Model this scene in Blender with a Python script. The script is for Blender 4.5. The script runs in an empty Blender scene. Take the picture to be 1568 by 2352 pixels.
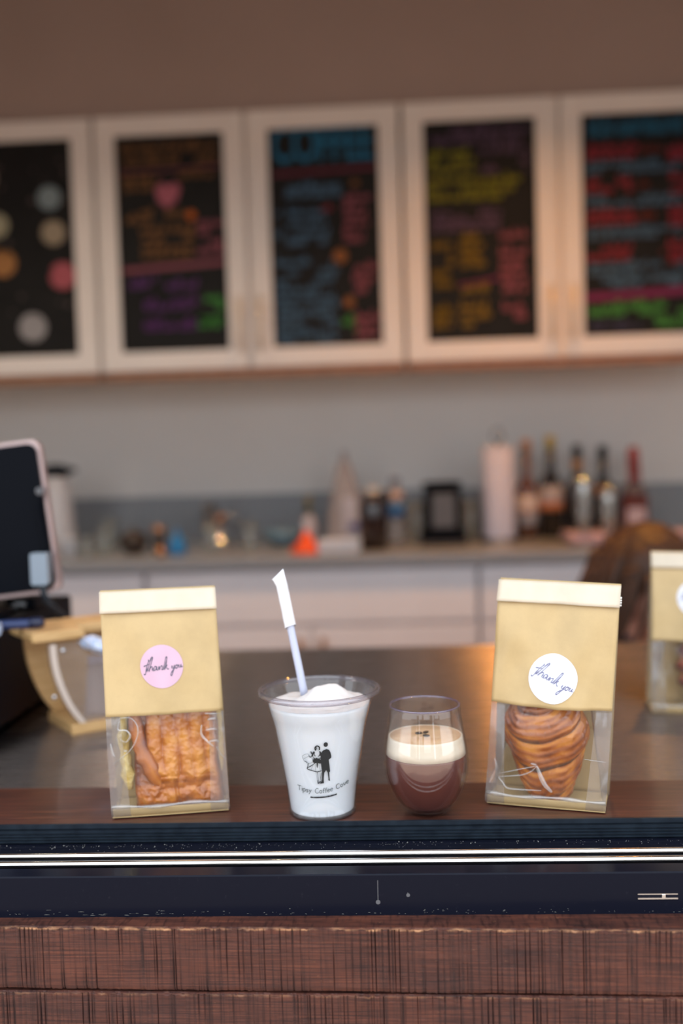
import bpy, bmesh, math, random
from math import sin, cos, pi, radians, sqrt, atan2, asin
from mathutils import Vector, Matrix, Euler, noise
random.seed(7)
scene = bpy.context.scene
COL = scene.collection

# ------------------------------------------------------------------ camera
EYE = 1.17
cam_d = bpy.data.cameras.new('camera'); cam = bpy.data.objects.new('camera', cam_d); COL.objects.link(cam)
cam_d.lens = 35; cam_d.sensor_width = 36; cam_d.sensor_fit = 'AUTO'; cam_d.clip_start = 0.05
CAM_M = (Matrix.Rotation(radians(3), 4, 'Z') @ Matrix.Rotation(radians(87), 4, 'X') @ Matrix.Rotation(radians(-1.72), 4, 'Z'))
cam.matrix_world = Matrix.Translation((0, 0, EYE)) @ CAM_M
cam_d.dof.use_dof = True; cam_d.dof.focus_distance = 0.782; cam_d.dof.aperture_fstop = 2.3
scene.camera = cam
scene.view_settings.view_transform = 'Standard'; scene.view_settings.look = 'None'
scene.view_settings.gamma = 1.0; scene.view_settings.use_curve_mapping = False
scene.view_settings.exposure = 0.60
try:
    scene.cycles.use_denoising = True
    scene.cycles.transparent_max_bounces = 24
    scene.cycles.max_bounces = 10
    scene.cycles.sample_clamp_indirect = 6.0
except Exception: pass

# ------------------------------------------------------------------ world, sun, lamps
SKY = 1.9
w = bpy.data.worlds.new('sky'); scene.world = w; w.use_nodes = True
nt = w.node_tree; nt.nodes.clear()
bg = nt.nodes.new('ShaderNodeBackground'); wo = nt.nodes.new('ShaderNodeOutputWorld')
bg.inputs[0].default_value = (0.86, 0.93, 1.0, 1); bg.inputs[1].default_value = SKY
nt.links.new(bg.outputs[0], wo.inputs[0])
sun_d = bpy.data.lights.new('sun', 'SUN'); sun_d.energy = 4.0; sun_d.angle = radians(0.6); sun_d.color = (1, .9, .78)
sun = bpy.data.objects.new('sun', sun_d); COL.objects.link(sun)
sun.rotation_euler = (radians(-38), 0, radians(14)); sun.location = (0, 9, 9)   # stands behind the building: the front is in open shade
LAMP = 100.0

# ------------------------------------------------------------------ pixel -> point helpers (1568 x 2352 frame)
F = 35 / 36 * 2352
def ray(px, py): return CAM_M.to_3x3() @ Vector(((px - 784) / F, -(py - 1176) / F, -1))
def on_y(px, py, y):
    r = ray(px, py); return Vector((0, 0, EYE)) + r * (y / r.y)
def on_z(px, py, z):
    r = ray(px, py); return Vector((0, 0, EYE)) + r * ((z - EYE) / r.z)

# ------------------------------------------------------------------ materials
def mat(name, color=(.8, .8, .8), rough=.5, metal=0, spec=.5, coat=0, emit=None, estr=1, sss=0):
    m = bpy.data.materials.new(name); m.use_nodes = True
    b = m.node_tree.nodes['Principled BSDF']
    b.inputs['Base Color'].default_value = (*color, 1); b.inputs['Roughness'].default_value = rough
    b.inputs['Metallic'].default_value = metal; b.inputs['Specular IOR Level'].default_value = spec
    b.inputs['Coat Weight'].default_value = coat; b.inputs['Coat Roughness'].default_value = .08
    if emit: b.inputs['Emission Color'].default_value = (*emit, 1); b.inputs['Emission Strength'].default_value = estr
    if sss:
        b.inputs['Subsurface Weight'].default_value = sss; b.inputs['Subsurface Radius'].default_value = (.01, .008, .006); b.inputs['Subsurface Scale'].default_value = .5
    return m
def N(m, t): return m.node_tree.nodes.new(t)
def L(m, a, b): m.node_tree.links.new(a, b)
def bsdf(m): return m.node_tree.nodes['Principled BSDF']
def coords(m, scale=(1, 1, 1), kind='Object'):
    tc = N(m, 'ShaderNodeTexCoord'); mp = N(m, 'ShaderNodeMapping'); mp.inputs['Scale'].default_value = scale
    L(m, tc.outputs[kind], mp.inputs[0]); return mp.outputs[0]
def noise_node(m, vec, scale, detail=4, rough=.55, dist=0):
    n = N(m, 'ShaderNodeTexNoise'); n.inputs['Scale'].default_value = scale; n.inputs['Detail'].default_value = detail
    n.inputs['Roughness'].default_value = rough; n.inputs['Distortion'].default_value = dist
    L(m, vec, n.inputs['Vector']); return n.outputs[0]
def ramp(m, fac, stops):
    r = N(m, 'ShaderNodeValToRGB'); e = r.color_ramp.elements
    while len(e) > 1: e.remove(e[-1])
    e[0].position = stops[0][0]; e[0].color = (*stops[0][1], 1)
    for p, c in stops[1:]:
        k = e.new(p); k.color = (*c, 1)
    L(m, fac, r.inputs[0]); return r.outputs[0]
def mixc(m, fac, a, b, mode='MIX'):
    x = N(m, 'ShaderNodeMix'); x.data_type = 'RGBA'; x.blend_type = mode
    if isinstance(fac, (int, float)): x.inputs[0].default_value = fac
    else: L(m, fac, x.inputs[0])
    for v, s in ((a, 6), (b, 7)):
        if isinstance(v, tuple): x.inputs[s].default_value = (*v, 1)
        else: L(m, v, x.inputs[s])
    return x.outputs[2]
def bump(m, h, strength=.3, dist=.001):
    b = N(m, 'ShaderNodeBump'); b.inputs['Strength'].default_value = strength; b.inputs['Distance'].default_value = dist
    L(m, h, b.inputs['Height']); L(m, b.outputs[0], bsdf(m).inputs['Normal']); return b
def mottled(name, c1, c2, scale, rough=.5, bstr=.0, bdist=.001, **k):
    m = mat(name, c1, rough, **k); v = coords(m); n = noise_node(m, v, scale)
    L(m, ramp(m, n, [(.3, c1), (.7, c2)]), bsdf(m).inputs['Base Color'])
    if bstr: bump(m, n, bstr, bdist)
    return m
def clear(name, tint=(1, 1, 1), rough=.03, haze=0.0, edge=.5, haze_col=(.8, .8, .82), bs=0, bscale=60, bdist=.001, gain=1.0):
    """clear thin-walled plastic or glass: see-through, with a fresnel reflection and a little haze"""
    m = bpy.data.materials.new(name); m.use_nodes = True; t = m.node_tree; t.nodes.clear()
    o = N(m, 'ShaderNodeOutputMaterial'); tr = N(m, 'ShaderNodeBsdfTransparent'); gl = N(m, 'ShaderNodeBsdfGlossy')
    tr.inputs[0].default_value = (*tint, 1); gl.inputs['Roughness'].default_value = rough
    ge = N(m, 'ShaderNodeNewGeometry'); dt = N(m, 'ShaderNodeVectorMath'); dt.operation = 'DOT_PRODUCT'
    L(m, ge.outputs['Incoming'], dt.inputs[0]); L(m, ge.outputs['Normal'], dt.inputs[1])
    def mth(op, x, y):
        k = N(m, 'ShaderNodeMath'); k.operation = op; k.use_clamp = (op == 'MULTIPLY_C')
        for i, q in enumerate((x, y)):
            if q is None: continue
            if isinstance(q, (int, float)): k.inputs[i].default_value = q
            else: L(m, q, k.inputs[i])
        return k.outputs[0]
    f0 = (edge / (2 + edge)) ** 2 * gain                       # same reflection from both sides of the thin wall
    p5 = mth('POWER', mth('SUBTRACT', 1.0, mth('ABSOLUTE', dt.outputs['Value'], None)), 4.0)
    fr = mth('MINIMUM', mth('ADD', mth('MULTIPLY', p5, .75), f0), .9)
    class _o: pass
    mu = _o(); mu.outputs = [fr]
    mx = N(m, 'ShaderNodeMixShader'); L(m, mu.outputs[0], mx.inputs[0])
    last = tr.outputs[0]
    if haze:
        d = N(m, 'ShaderNodeBsdfDiffuse'); d.inputs[0].default_value = (*haze_col, 1)
        mh = N(m, 'ShaderNodeMixShader'); mh.inputs[0].default_value = haze
        L(m, tr.outputs[0], mh.inputs[1]); L(m, d.outputs[0], mh.inputs[2]); last = mh.outputs[0]
    L(m, last, mx.inputs[1]); L(m, gl.outputs[0], mx.inputs[2]); L(m, mx.outputs[0], o.inputs[0])
    if bs:
        n = noise_node(m, coords(m), bscale, 3); b = N(m, 'ShaderNodeBump'); b.inputs['Strength'].default_value = bs; b.inputs['Distance'].default_value = bdist
        L(m, n, b.inputs['Height']); L(m, b.outputs[0], gl.inputs['Normal']); L(m, b.outputs[0], dt.inputs[1])
    return m

M = {}
M['white_paint'] = mottled('white_paint', (.84, .77, .73), (.87, .80, .76), 6, .38)
M['white_laminate'] = mottled('white_laminate', (.72, .67, .69), (.76, .71, .73), 5, .35)
M['wall_paint'] = mottled('wall_paint', (.72, .68, .65), (.75, .71, .68), 3, .6)
M['soffit'] = mottled('soffit', (.36, .265, .235), (.39, .29, .26), 2, .7)
M['ceiling'] = mottled('ceiling', (.74, .69, .65), (.77, .72, .68), 2, .8)
M['floor'] = mottled('floor_concrete', (.20, .15, .12), (.28, .21, .17), 3, .5)
M['ground'] = mottled('patio_stone', (.36, .27, .21), (.46, .36, .29), 2, .85)
M['foliage_dark'] = mottled('dark_facade', (.05, .045, .03), (.10, .09, .06), 1.5, .9)
M['brown_edge'] = mottled('brown_edge', (.26, .11, .05), (.34, .15, .075), 20, .5)
M['granite'] = mottled('granite', (.18, .185, .20), (.30, .305, .325), 160, .28)
M['black_paint'] = mat('black_paint', (.003, .004, .007), .5, spec=.06)
M['chalkboard'] = mottled('chalkboard', (.008, .007, .007), (.013, .012, .012), 12, .6, spec=.22)
M['brass'] = mat('satin_nickel', (.74, .64, .52), .42, .6)
M['bronze'] = mat('bronze', (.20, .12, .08), .4, .7)
M['chrome'] = mat('chrome', (.8, .8, .82), .12, 1)
m = mat('stainless', (.30, .25, .23), .25, 1); M['stainless'] = m; bsdf(m).inputs['Anisotropic'].default_value = 1.0
cx = N(m, 'ShaderNodeCombineXYZ'); cx.inputs[1].default_value = 1; L(m, cx.outputs[0], bsdf(m).inputs['Tangent'])   # brushed along the counter
n = noise_node(m, coords(m, (3, 160, 3)), 6, 4); L(m, ramp(m, n, [(.3, (.255,) * 3), (.7, (.285,) * 3)]), bsdf(m).inputs['Roughness'])
# black powder-coated aluminium with water spots
m = mat('black_aluminium', (.006, .007, .014), .25, 0, .10); M['black_alu'] = m
v = coords(m); n = noise_node(m, v, 240, 5, .7)
L(m, ramp(m, n, [(.62, (.006, .007, .014)), (.76, (.018, .019, .028)), (.86, (.09, .09, .10))]), bsdf(m).inputs['Base Color'])
n2 = noise_node(m, v, 9, 3); L(m, ramp(m, n2, [(.3, (.14,) * 3), (.7, (.26,) * 3)]), bsdf(m).inputs['Roughness'])
M['rail'] = mat('polished_rail', (.78, .76, .74), .16, 1)
M['rubber'] = mottled('track_seal', (.007, .011, .018), (.015, .023, .034), 90, .35, spec=.35)
m = mat('dirt', (.3, .29, .26), .9); M['dirt'] = m
# rough-sawn stained timber
def timber(name, dark, mid, light, flecks, rough=.6):
    m = mat(name, mid, rough, spec=.35); b = bsdf(m)
    tc = coords(m)
    g1 = noise_node(m, coords(m, (6, 60, 260)), 3, 5, .6)          # long horizontal grain
    g2 = noise_node(m, coords(m, (150, 30, 5)), 2.2, 4, .6)        # upright saw marks
    big = noise_node(m, coords(m, (1, 1, 2)), 9, 4, .6)
    c = ramp(m, g1, [(.28, dark), (.5, mid), (.72, light)])
    c2 = ramp(m, g2, [(.34, (.42, .38, .42)), (.48, (1, 1, 1)), (.72, (1.2, 1.1, 1.0))])
    c = mixc(m, .85, c, c2, 'MULTIPLY')
    c = mixc(m, .6, c, ramp(m, big, [(.3, (.62, .62, .75)), (.7, (1.35, 1.1, .9))]), 'MULTIPLY')
    fl = noise_node(m, coords(m, (30, 30, 120)), 5, 6, .75)
    c = mixc(m, ramp(m, fl, [(.62, (0, 0, 0)), (.74, (.8, .8, .8))]), c, flecks)
    at = N(m, 'ShaderNodeAttribute'); at.attribute_name = 'wear'
    c = mixc(m, at.outputs['Fac'], c, (.42, .21, .105))
    ag = N(m, 'ShaderNodeAttribute'); ag.attribute_name = 'groove'
    c = mixc(m, ag.outputs['Fac'], c, (.022, .014, .014))
    L(m, c, b.inputs['Base Color'])
    bump(m, mixc(m, .5, g1, g2), .5, .0012)
    return m
M['beam'] = timber('beam_timber', (.024, .010, .009), (.068, .024, .017), (.125, .043, .026), (.24, .105, .05))
m = mat('sill_timber', (.07, .03, .02), .34, coat=.15); M['sill'] = m
g = noise_node(m, coords(m, (5, 90, 90)), 3, 5, .6)
L(m, ramp(m, g, [(.3, (.028, .011, .010)), (.55, (.080, .026, .017)), (.75, (.15, .048, .026))]), bsdf(m).inputs['Base Color']); bump(m, g, .3, .0006)
# paper, film, drinks
def kraft(name, c):
    m = mat(name, c, .40, spec=.4); v = coords(m); n = noise_node(m, v, 28, 4, .6); f = noise_node(m, coords(m, (1, 1, 3)), 900, 2)
    d = tuple(x * .86 for x in c)
    L(m, mixc(m, .12, ramp(m, n, [(.3, d), (.65, c)]), f, 'MULTIPLY'), bsdf(m).inputs['Base Color'])
    bump(m, n, .25, .0012); return m
M['kraft'] = kraft('kraft_paper', (.56, .40, .195))
M['kraft_side'] = kraft('kraft_paper_inner', (.52, .37, .18))
M['kraft_pale'] = kraft('pale_fold_paper', (.70, .60, .47))
M['film'] = clear('clear_film', (.98, .98, .98), .05, .012, .45, bs=.5, bscale=26, bdist=.004, gain=.9)
M['film_side'] = clear('gusset_film', (.9, .9, .9), .09, .15, .5, (.50, .46, .47), bs=.5, bscale=22, bdist=.004, gain=1.3)
M['crease'] = clear('film_crease', (.96, .96, .96), .12, .08, .6, (.85, .84, .86), gain=2.5)  # white haze and raised reflectance put highlights into the creases and hem
M['cup_plastic'] = clear('cup_plastic', (.97, .975, .985), .03, .03, .45)
M['glass'] = clear('tumbler_glass', (.985, .98, .985), .02, .0, .5, gain=1.5)
M['glass_far'] = clear('far_glass', (.93, .95, .94), .05, .05, .5, gain=1.4)
M['rim'] = clear('rim_plastic', (.80, .78, .81), .05, .06, .6, (.6, .58, .66), gain=1.8)
M['lip'] = clear('glass_lip', (.74, .70, .82), .04, .08, .6, (.55, .48, .72), gain=2.0)
M['milk'] = mat('milk_drink', (.74, .76, .78), .35, spec=.4, sss=.25)
M['froth'] = mottled('froth', (.66, .62, .61), (.72, .70, .70), 120, .6, .4, .0006)
M['coffee'] = mat('mocha_drink', (.115, .036, .026), .22, spec=.5)
m = mottled('cream_foam', (.72, .63, .48), (.78, .71, .58), 60, .5); M['cream'] = m
m = mottled('crema', (.56, .34, .18), (.68, .50, .32), 45, .5); M['crema'] = m
M['bean'] = mat('coffee_bean', (.03, .016, .012), .35)
M['straw'] = mat('frosted_straw', (.48, .51, .64), .3, sss=.2)
M['wrap'] = mat('straw_paper', (.78, .78, .81), .7)
M['ink'] = mat('black_ink', (.012, .014, .016), .5)
M['ink_soft'] = mat('grey_ink', (.28, .31, .33), .5)
M['ink_script'] = mat('violet_ink', (.10, .085, .13), .4)
M['ink_script2'] = mat('blue_ink', (.16, .16, .28), .4)
M['sticker_pink'] = mat('sticker_pink', (.58, .38, .49), .28)
M['sticker_white'] = mat('sticker_white', (.72, .73, .80), .35)
# baked dough: colour attribute 'bake' 0 = pale, 1 = dark; 'fill' = dark filling
def baked(name, pale, gold, dark, fill=(.06, .022, .015)):
    m = mat(name, gold, .34, spec=.5, coat=.5); b = bsdf(m)
    at = N(m, 'ShaderNodeAttribute'); at.attribute_name = 'bake'
    n = noise_node(m, coords(m), 70, 5, .6)
    ad = N(m, 'ShaderNodeMath'); ad.operation = 'MULTIPLY_ADD'; L(m, n, ad.inputs[0]); ad.inputs[1].default_value = .36; L(m, at.outputs['Fac'], ad.inputs[2])
    sb = N(m, 'ShaderNodeMath'); sb.operation = 'SUBTRACT'; L(m, ad.outputs[0], sb.inputs[0]); sb.inputs[1].default_value = .18
    c = ramp(m, sb.outputs[0], [(.08, pale), (.45, gold), (.85, dark)])
    af = N(m, 'ShaderNodeAttribute'); af.attribute_name = 'fill'
    L(m, mixc(m, af.outputs['Fac'], c, fill), b.inputs['Base Color'])
    bump(m, noise_node(m, coords(m), 260, 4, .6), .35, .0008); return m
M['pastry'] = baked('baked_puff', (.66, .27, .030), (.42, .115, .007), (.135, .020, .003))
M['cruffin'] = baked('baked_croissant', (.58, .215, .020), (.33, .082, .006), (.11, .018, .004))
M['filling'] = mottled('custard_filling', (.56, .36, .05), (.70, .56, .26), 110, .4, 1.0, .004)
# wood of tip box
m = mat('birch_ply', (.60, .36, .15), .45); M['birch'] = m
g = noise_node(m, coords(m, (8, 8, 60)), 4, 4); L(m, ramp(m, g, [(.3, (.56, .33, .13)), (.7, (.70, .45, .21))]), bsdf(m).inputs['Base Color'])
M['acrylic'] = clear('acrylic', (.92, .92, .93), .05, .12, .5, (.62, .52, .48))
M['silver'] = mat('screw_metal', (.75, .75, .78), .25, 1)
m = mat('glitter', (.55, .68, .90), .35, .4); M['glitter'] = m
n = noise_node(m, coords(m), 320, 3); L(m, ramp(m, n, [(.35, (.35, .50, .90)), (.5, (.68, .80, .98)), (.65, (.92, .88, 1.0))]), bsdf(m).inputs['Base Color']); bump(m, n, 1, .004)
M['skin'] = mottled('skin', (.42, .19, .13), (.47, .22, .16), 30, .5)
M['hair'] = mottled('brown_hair', (.034, .015, .008), (.075, .032, .016), 90, .5, spec=.3)
M['navy'] = mottled('navy_cloth', (.016, .015, .028), (.024, .022, .038), 120, .85)
M['trousers'] = mottled('black_cloth', (.012, .011, .012), (.02, .018, .02), 90, .85)

# ------------------------------------------------------------------ builders
def link(name, me, m=None, parent=None, smooth=False, loc=None, rot=None):
    if m and not me.materials: me.materials.append(m)
    o = bpy.data.objects.new(name, me); COL.objects.link(o)
    if parent: o.parent = parent
    if loc is not None: o.location = loc
    if rot is not None: o.rotation_euler = rot
    if smooth:
        for p in me.polygons: p.use_smooth = True
    return o
def from_bm(name, bm, m, parent=None, smooth=False, loc=None, rot=None):
    bmesh.ops.recalc_face_normals(bm, faces=bm.faces)
    me = bpy.data.meshes.new(name); bm.to_mesh(me); bm.free()
    return link(name, me, m, parent, smooth, loc, rot)
def from_py(name, vs, fs, m, parent=None, smooth=False, loc=None, rot=None):
    me = bpy.data.meshes.new(name); me.from_pydata([tuple(v) for v in vs], [], fs); me.update()
    return link(name, me, m, parent, smooth, loc, rot)
def tag(o, label, cat, group=None, kind=None):
    if label: o['label'] = label
    if cat: o['category'] = cat
    if group: o['group'] = group
    if kind: o['kind'] = kind
    return o
def thing(name, label, cat, loc=(0, 0, 0), rotz=0, group=None):
    o = bpy.data.objects.new(name, None); COL.objects.link(o); o.empty_display_size = .02
    o.location = loc; o.rotation_euler = (0, 0, rotz); return tag(o, label, cat, group)
def struct(o, label=None, cat='room'):
    o['kind'] = 'structure'
    if label: o['label'] = label
    return o
def bx(bm, x0, x1, y0, y1, z0, z1, bev=0, seg=2):
    vs = [bm.verts.new(p) for p in ((x0, y0, z0), (x1, y0, z0), (x1, y1, z0), (x0, y1, z0), (x0, y0, z1), (x1, y0, z1), (x1, y1, z1), (x0, y1, z1))]
    fs = [bm.faces.new([vs[i] for i in f]) for f in ((0, 3, 2, 1), (4, 5, 6, 7), (0, 1, 5, 4), (1, 2, 6, 5), (2, 3, 7, 6), (3, 0, 4, 7))]
    if bev:
        es = list({e for f in fs for e in f.edges})
        bmesh.ops.bevel(bm, geom=es, offset=bev, segments=seg, affect='EDGES', profile=.5)
def box(name, x0, x1, y0, y1, z0, z1, m, parent=None, bev=.002, **k):
    bm = bmesh.new(); bx(bm, x0, x1, y0, y1, z0, z1, bev); return from_bm(name, bm, m, parent, **k)
def lathe(name, prof, m, parent=None, seg=48, loc=None, rot=None, cx=0, cy=0, caps=True):
    vs, fs = [], []
    for (r, z) in prof:
        for k in range(seg):
            a = 2 * pi * k / seg; vs.append((cx + r * cos(a), cy + r * sin(a), z))
    for i in range(len(prof) - 1):
        for k in range(seg):
            k2 = (k + 1) % seg
            fs.append((i * seg + k, i * seg + k2, (i + 1) * seg + k2, (i + 1) * seg + k))
    if caps:
        if prof[0][0] > 1e-5: fs.append(tuple(reversed(range(seg))))
        if prof[-1][0] > 1e-5: fs.append(tuple((len(prof) - 1) * seg + k for k in range(seg)))
    bm = bmesh.new(); me = bpy.data.meshes.new(name); me.from_pydata(vs, [], fs); bm.from_mesh(me); bpy.data.meshes.remove(me)
    bmesh.ops.remove_doubles(bm, verts=bm.verts, dist=1e-6)
    return from_bm(name, bm, m, parent, True, loc, rot)
def tube_geo(vs, fs, pts, rads, seg=10, flat=1.0, cap=True):
    """append a swept tube to vs / fs"""
    pts = [Vector(p) for p in pts]; base = len(vs); up = Vector((0, 0, 1))
    n = len(pts)
    if not hasattr(rads, '__len__'): rads = [rads] * n
    prev = None
    for i, p in enumerate(pts):
        t = (pts[min(i + 1, n - 1)] - pts[max(i - 1, 0)])
        t = t.normalized() if t.length > 1e-9 else Vector((0, 0, 1))
        if prev is None:
            a = up if abs(t.z) < .9 else Vector((0, 1, 0)); s = t.cross(a).normalized()
        else: s = (prev - t * prev.dot(t)).normalized()
        prev = s; u = s.cross(t)
        for k in range(seg):
            an = 2 * pi * k / seg; vs.append(p + s * (rads[i] * cos(an)) + u * (rads[i] * flat * sin(an)))
    for i in range(n - 1):
        for k in range(seg):
            k2 = (k + 1) % seg
            fs.append((base + i * seg + k, base + i * seg + k2, base + (i + 1) * seg + k2, base + (i + 1) * seg + k))
    if cap:
        fs.append(tuple(base + k for k in reversed(range(seg)))); fs.append(tuple(base + (n - 1) * seg + k for k in range(seg)))
def tube(name, pts, rads, m, parent=None, seg=12, flat=1.0, loc=None, rot=None):
    vs, fs = [], []; tube_geo(vs, fs, pts, rads, seg, flat); return from_py(name, vs, fs, m, parent, True, loc, rot)
def prism(name, outline, y0, y1, m, parent=None, bev=0, smooth=False, loc=None, rot=None):
    """outline in x, z; extruded along y"""
    bm = bmesh.new(); a = [bm.verts.new((x, y0, z)) for x, z in outline]; b = [bm.verts.new((x, y1, z)) for x, z in outline]
    bm.faces.new(a); bm.faces.new(list(reversed(b)))
    for i in range(len(a)):
        j = (i + 1) % len(a); bm.faces.new((a[j], a[i], b[i], b[j]))
    if bev: bmesh.ops.bevel(bm, geom=list(bm.edges), offset=bev, segments=2, affect='EDGES')
    return from_bm(name, bm, m, parent, smooth, loc, rot)
def catmull(pts, sub=5):
    out = []; n = len(pts)
    for i in range(n - 1):
        p0, p1, p2, p3 = pts[max(i - 1, 0)], pts[i], pts[i + 1], pts[min(i + 2, n - 1)]
        for s in range(sub):
            t = s / sub
            out.append(tuple(.5 * ((2 * b) + (-a + c) * t + (2 * a - 5 * b + 4 * c - d) * t * t + (-a + 3 * b - 3 * c + d) * t ** 3) for a, b, c, d in zip(p0, p1, p2, p3)))
    out.append(tuple(pts[-1])); return out
def stroke_geo(vs, fs, pts2, wid, fn, th=.00012):
    """a raised pen stroke along 2D points; fn(x, y, h) puts it on a surface"""
    n = len(pts2); base = len(vs)
    for i, p in enumerate(pts2):
        a, b = pts2[max(i - 1, 0)], pts2[min(i + 1, n - 1)]
        dx, dy = b[0] - a[0], b[1] - a[1]; l = sqrt(dx * dx + dy * dy) or 1
        nx, ny = -dy / l, dx / l; w_ = (wid[i] if hasattr(wid, '__len__') else wid) / 2
        for s, h in ((-1, 0), (-1, th), (1, th), (1, 0)):
            vs.append(fn(p[0] + nx * w_ * s, p[1] + ny * w_ * s, h))
    for i in range(n - 1):
        o = base + 4 * i
        for k in range(4): fs.append((o + k, o + (k + 1) % 4, o + 4 + (k + 1) % 4, o + 4 + k))
    fs.append((base, base + 1, base + 2, base + 3)); e = base + 4 * (n - 1); fs.append((e + 3, e + 2, e + 1, e))
def blob_geo(vs, fs, poly, fn, th=.00012):
    base = len(vs); n = len(poly)
    for p in poly: vs.append(fn(p[0], p[1], th))
    for p in poly: vs.append(fn(p[0], p[1], 0))
    fs.append(tuple(range(base, base + n)))
    for i in range(n): j = (i + 1) % n; fs.append((base + i, base + n + i, base + n + j, base + j))
def circ(cx, cy, r, n=20, ry=None): return [(cx + r * cos(2 * pi * k / n), cy + (ry or r) * sin(2 * pi * k / n)) for k in range(n)]
def attr(me, name, vals):
    a = me.attributes.new(name, 'FLOAT', 'POINT'); a.data.foreach_set('value', vals)
def grid(name, nu, nv, fn, m, parent=None, smooth=True, attrs=None, thick=0, loc=None, rot=None):
    vs = [fn(i / nu, j / nv) for j in range(nv + 1) for i in range(nu + 1)]
    fs = [(j * (nu + 1) + i, j * (nu + 1) + i + 1, (j + 1) * (nu + 1) + i + 1, (j + 1) * (nu + 1) + i) for j in range(nv) for i in range(nu)]
    o = from_py(name, vs, fs, m, parent, smooth, loc, rot)
    if attrs:
        for k, f in attrs.items(): attr(o.data, k, [f(i / nu, j / nv) for j in range(nv + 1) for i in range(nu + 1)])
    if thick:
        md = o.modifiers.new('thickness', 'SOLIDIFY'); md.thickness = thick; md.offset = 0
    return o

# ================================================================== THE PLACE
S = .87            # window-sill top
SF, SB = .812, .907   # sill front / back edge
CT = .862          # stainless counter top
CB = 1.62          # its far edge
BT = .91           # back counter top
BF = 2.70          # back counter front edge
WALL = 3.30        # back wall
DOOR = 2.97        # upper door plane
X0, X1 = -2.3, 2.3

struct(box('floor', X0, X1, SB, WALL, -.05, 0, M['floor'], bev=0), 'dark brown shop floor behind the counter')
struct(box('ground', -14, 14, -14, .60, -.05, 0, M['ground'], bev=0), 'stone patio in front of the serving window')
struct(box('wall_back', X0, X1, WALL, WALL + .1, 0, 2.9, M['wall_paint'], bev=0), 'pale grey-cream painted back wall of the shop')
struct(box('wall_left', X0 - .1, X0, .62, WALL + .1, 0, 2.9, M['wall_paint'], bev=0), 'painted left wall of the shop')
struct(box('wall_right', X1, X1 + .1, .62, WALL + .1, 0, 2.9, M['wall_paint'], bev=0), 'painted right wall of the shop')
struct(box('ceiling', X0 - .1, X1 + .1, .62, WALL + .1, 2.86, 2.95, M['ceiling'], bev=0), 'shaded ceiling of the shop')
struct(box('trim_1', X0, X1, 3.0, WALL, 2.206, 2.86, M['soffit'], bev=0), 'taupe soffit above the wall cabinets')
# front wall around the serving window
OX0, OX1, OZ = -1.7, 1.9, 2.0
struct(box('wall_front', X0 - .1, X1 + .1, .745, .885, 0, .80, M['foliage_dark'], bev=0), 'front wall below the serving window')
bm = bmesh.new(); bx(bm, X0 - .1, OX0, .72, .90, .8, 2.95); bx(bm, OX1, X1 + .1, .72, .90, .8, 2.95); bx(bm, OX0, OX1, .72, .90, OZ, 2.95)
struct(from_bm('trim_2', bm, M['sill']), 'timber surround of the serving window')
# unseen dark blocks added across the patio, heights and gaps shaped for reflections
bm = bmesh.new()
for (xa_, xb_, h_) in ((-14, -7.6, 1.3), (-7.2, -5.2, 4.5), (-4.6, -2.6, 1.4), (-2.6, -1.4, 5.0), (-1.4, 3.4, 1.3), (3.4, 5.6, 4.4), (6.9, 7.7, 4.2), (7.7, 12, 1.4), (12, 14, 4)): bx(bm, xa_, xb_, -13.2, -13, 0, h_)
struct(from_bm('wall_across', bm, M['foliage_dark']), 'unseen dark wall added across the patio for reflections')

# ------------------------------------------------------------------ window sill, track and timber beams
sill = struct(box('window_1', OX0, OX1, SF, SB, S - .03, S, M['sill'], bev=.0012), 'dark stained timber inner sill board with black sliding track')
def strip(name, prof, m, parent, x0=OX0, x1=OX1, smooth=False):
    """profile in (y, z) swept along x"""
    n = len(prof); vs = [(x0, y, z) for y, z in prof] + [(x1, y, z) for y, z in prof]
    fs = [(i, (i + 1) % n, n + (i + 1) % n, n + i) for i in range(n)] + [tuple(range(n)), tuple(reversed(range(n, 2 * n)))]
    bm = bmesh.new(); me = bpy.data.meshes.new(name); me.from_pydata(vs, [], fs); bm.from_mesh(me); bpy.data.meshes.remove(me)
    return from_bm(name, bm, m, parent, smooth)
# back face of the channel with its seal ribs
zt, zb = S - .001, S - .0165
prof = [(SF - .0005, zt + .0016), (SF - .0025, zt + .0016), (SF - .0025, zt - .002)]
for k in range(4):
    z = zt - .004 - k * .0026
    prof += [(SF - .0012, z), (SF - .0012, z - .0008), (SF - .0026, z - .0012), (SF - .0026, z - .0021)]
prof += [(SF - .0012, zb), (SF - .0005, zb)]
strip('track_seal', prof, M['rubber'], sill)
tz = S - .0165
FR = .7295         # front face of the frame
prof = [(SF + .01, tz), (SF + .01, tz - .06), (FR + .004, tz - .06), (FR, tz - .04), (FR, S - .0112), (FR + .0008, S - .0102), (FR + .0155, S - .0102), (FR + .0165, S - .0112), (FR + .017, tz), ]
strip('track_frame', prof, M['black_alu'], sill)
def rail(yc):
    p = [(yc - .0035, tz)]
    for k in range(13):
        a = pi - pi * k / 12; p.append((yc + .0027 * cos(a), S - .0105 + .0027 * sin(a)))
    p.append((yc + .0035, tz)); return p
strip('rail', rail(.7695), M['rail'], sill, smooth=True)
strip('rail', rail(.7535), M['rail'], sill, smooth=True)
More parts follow.
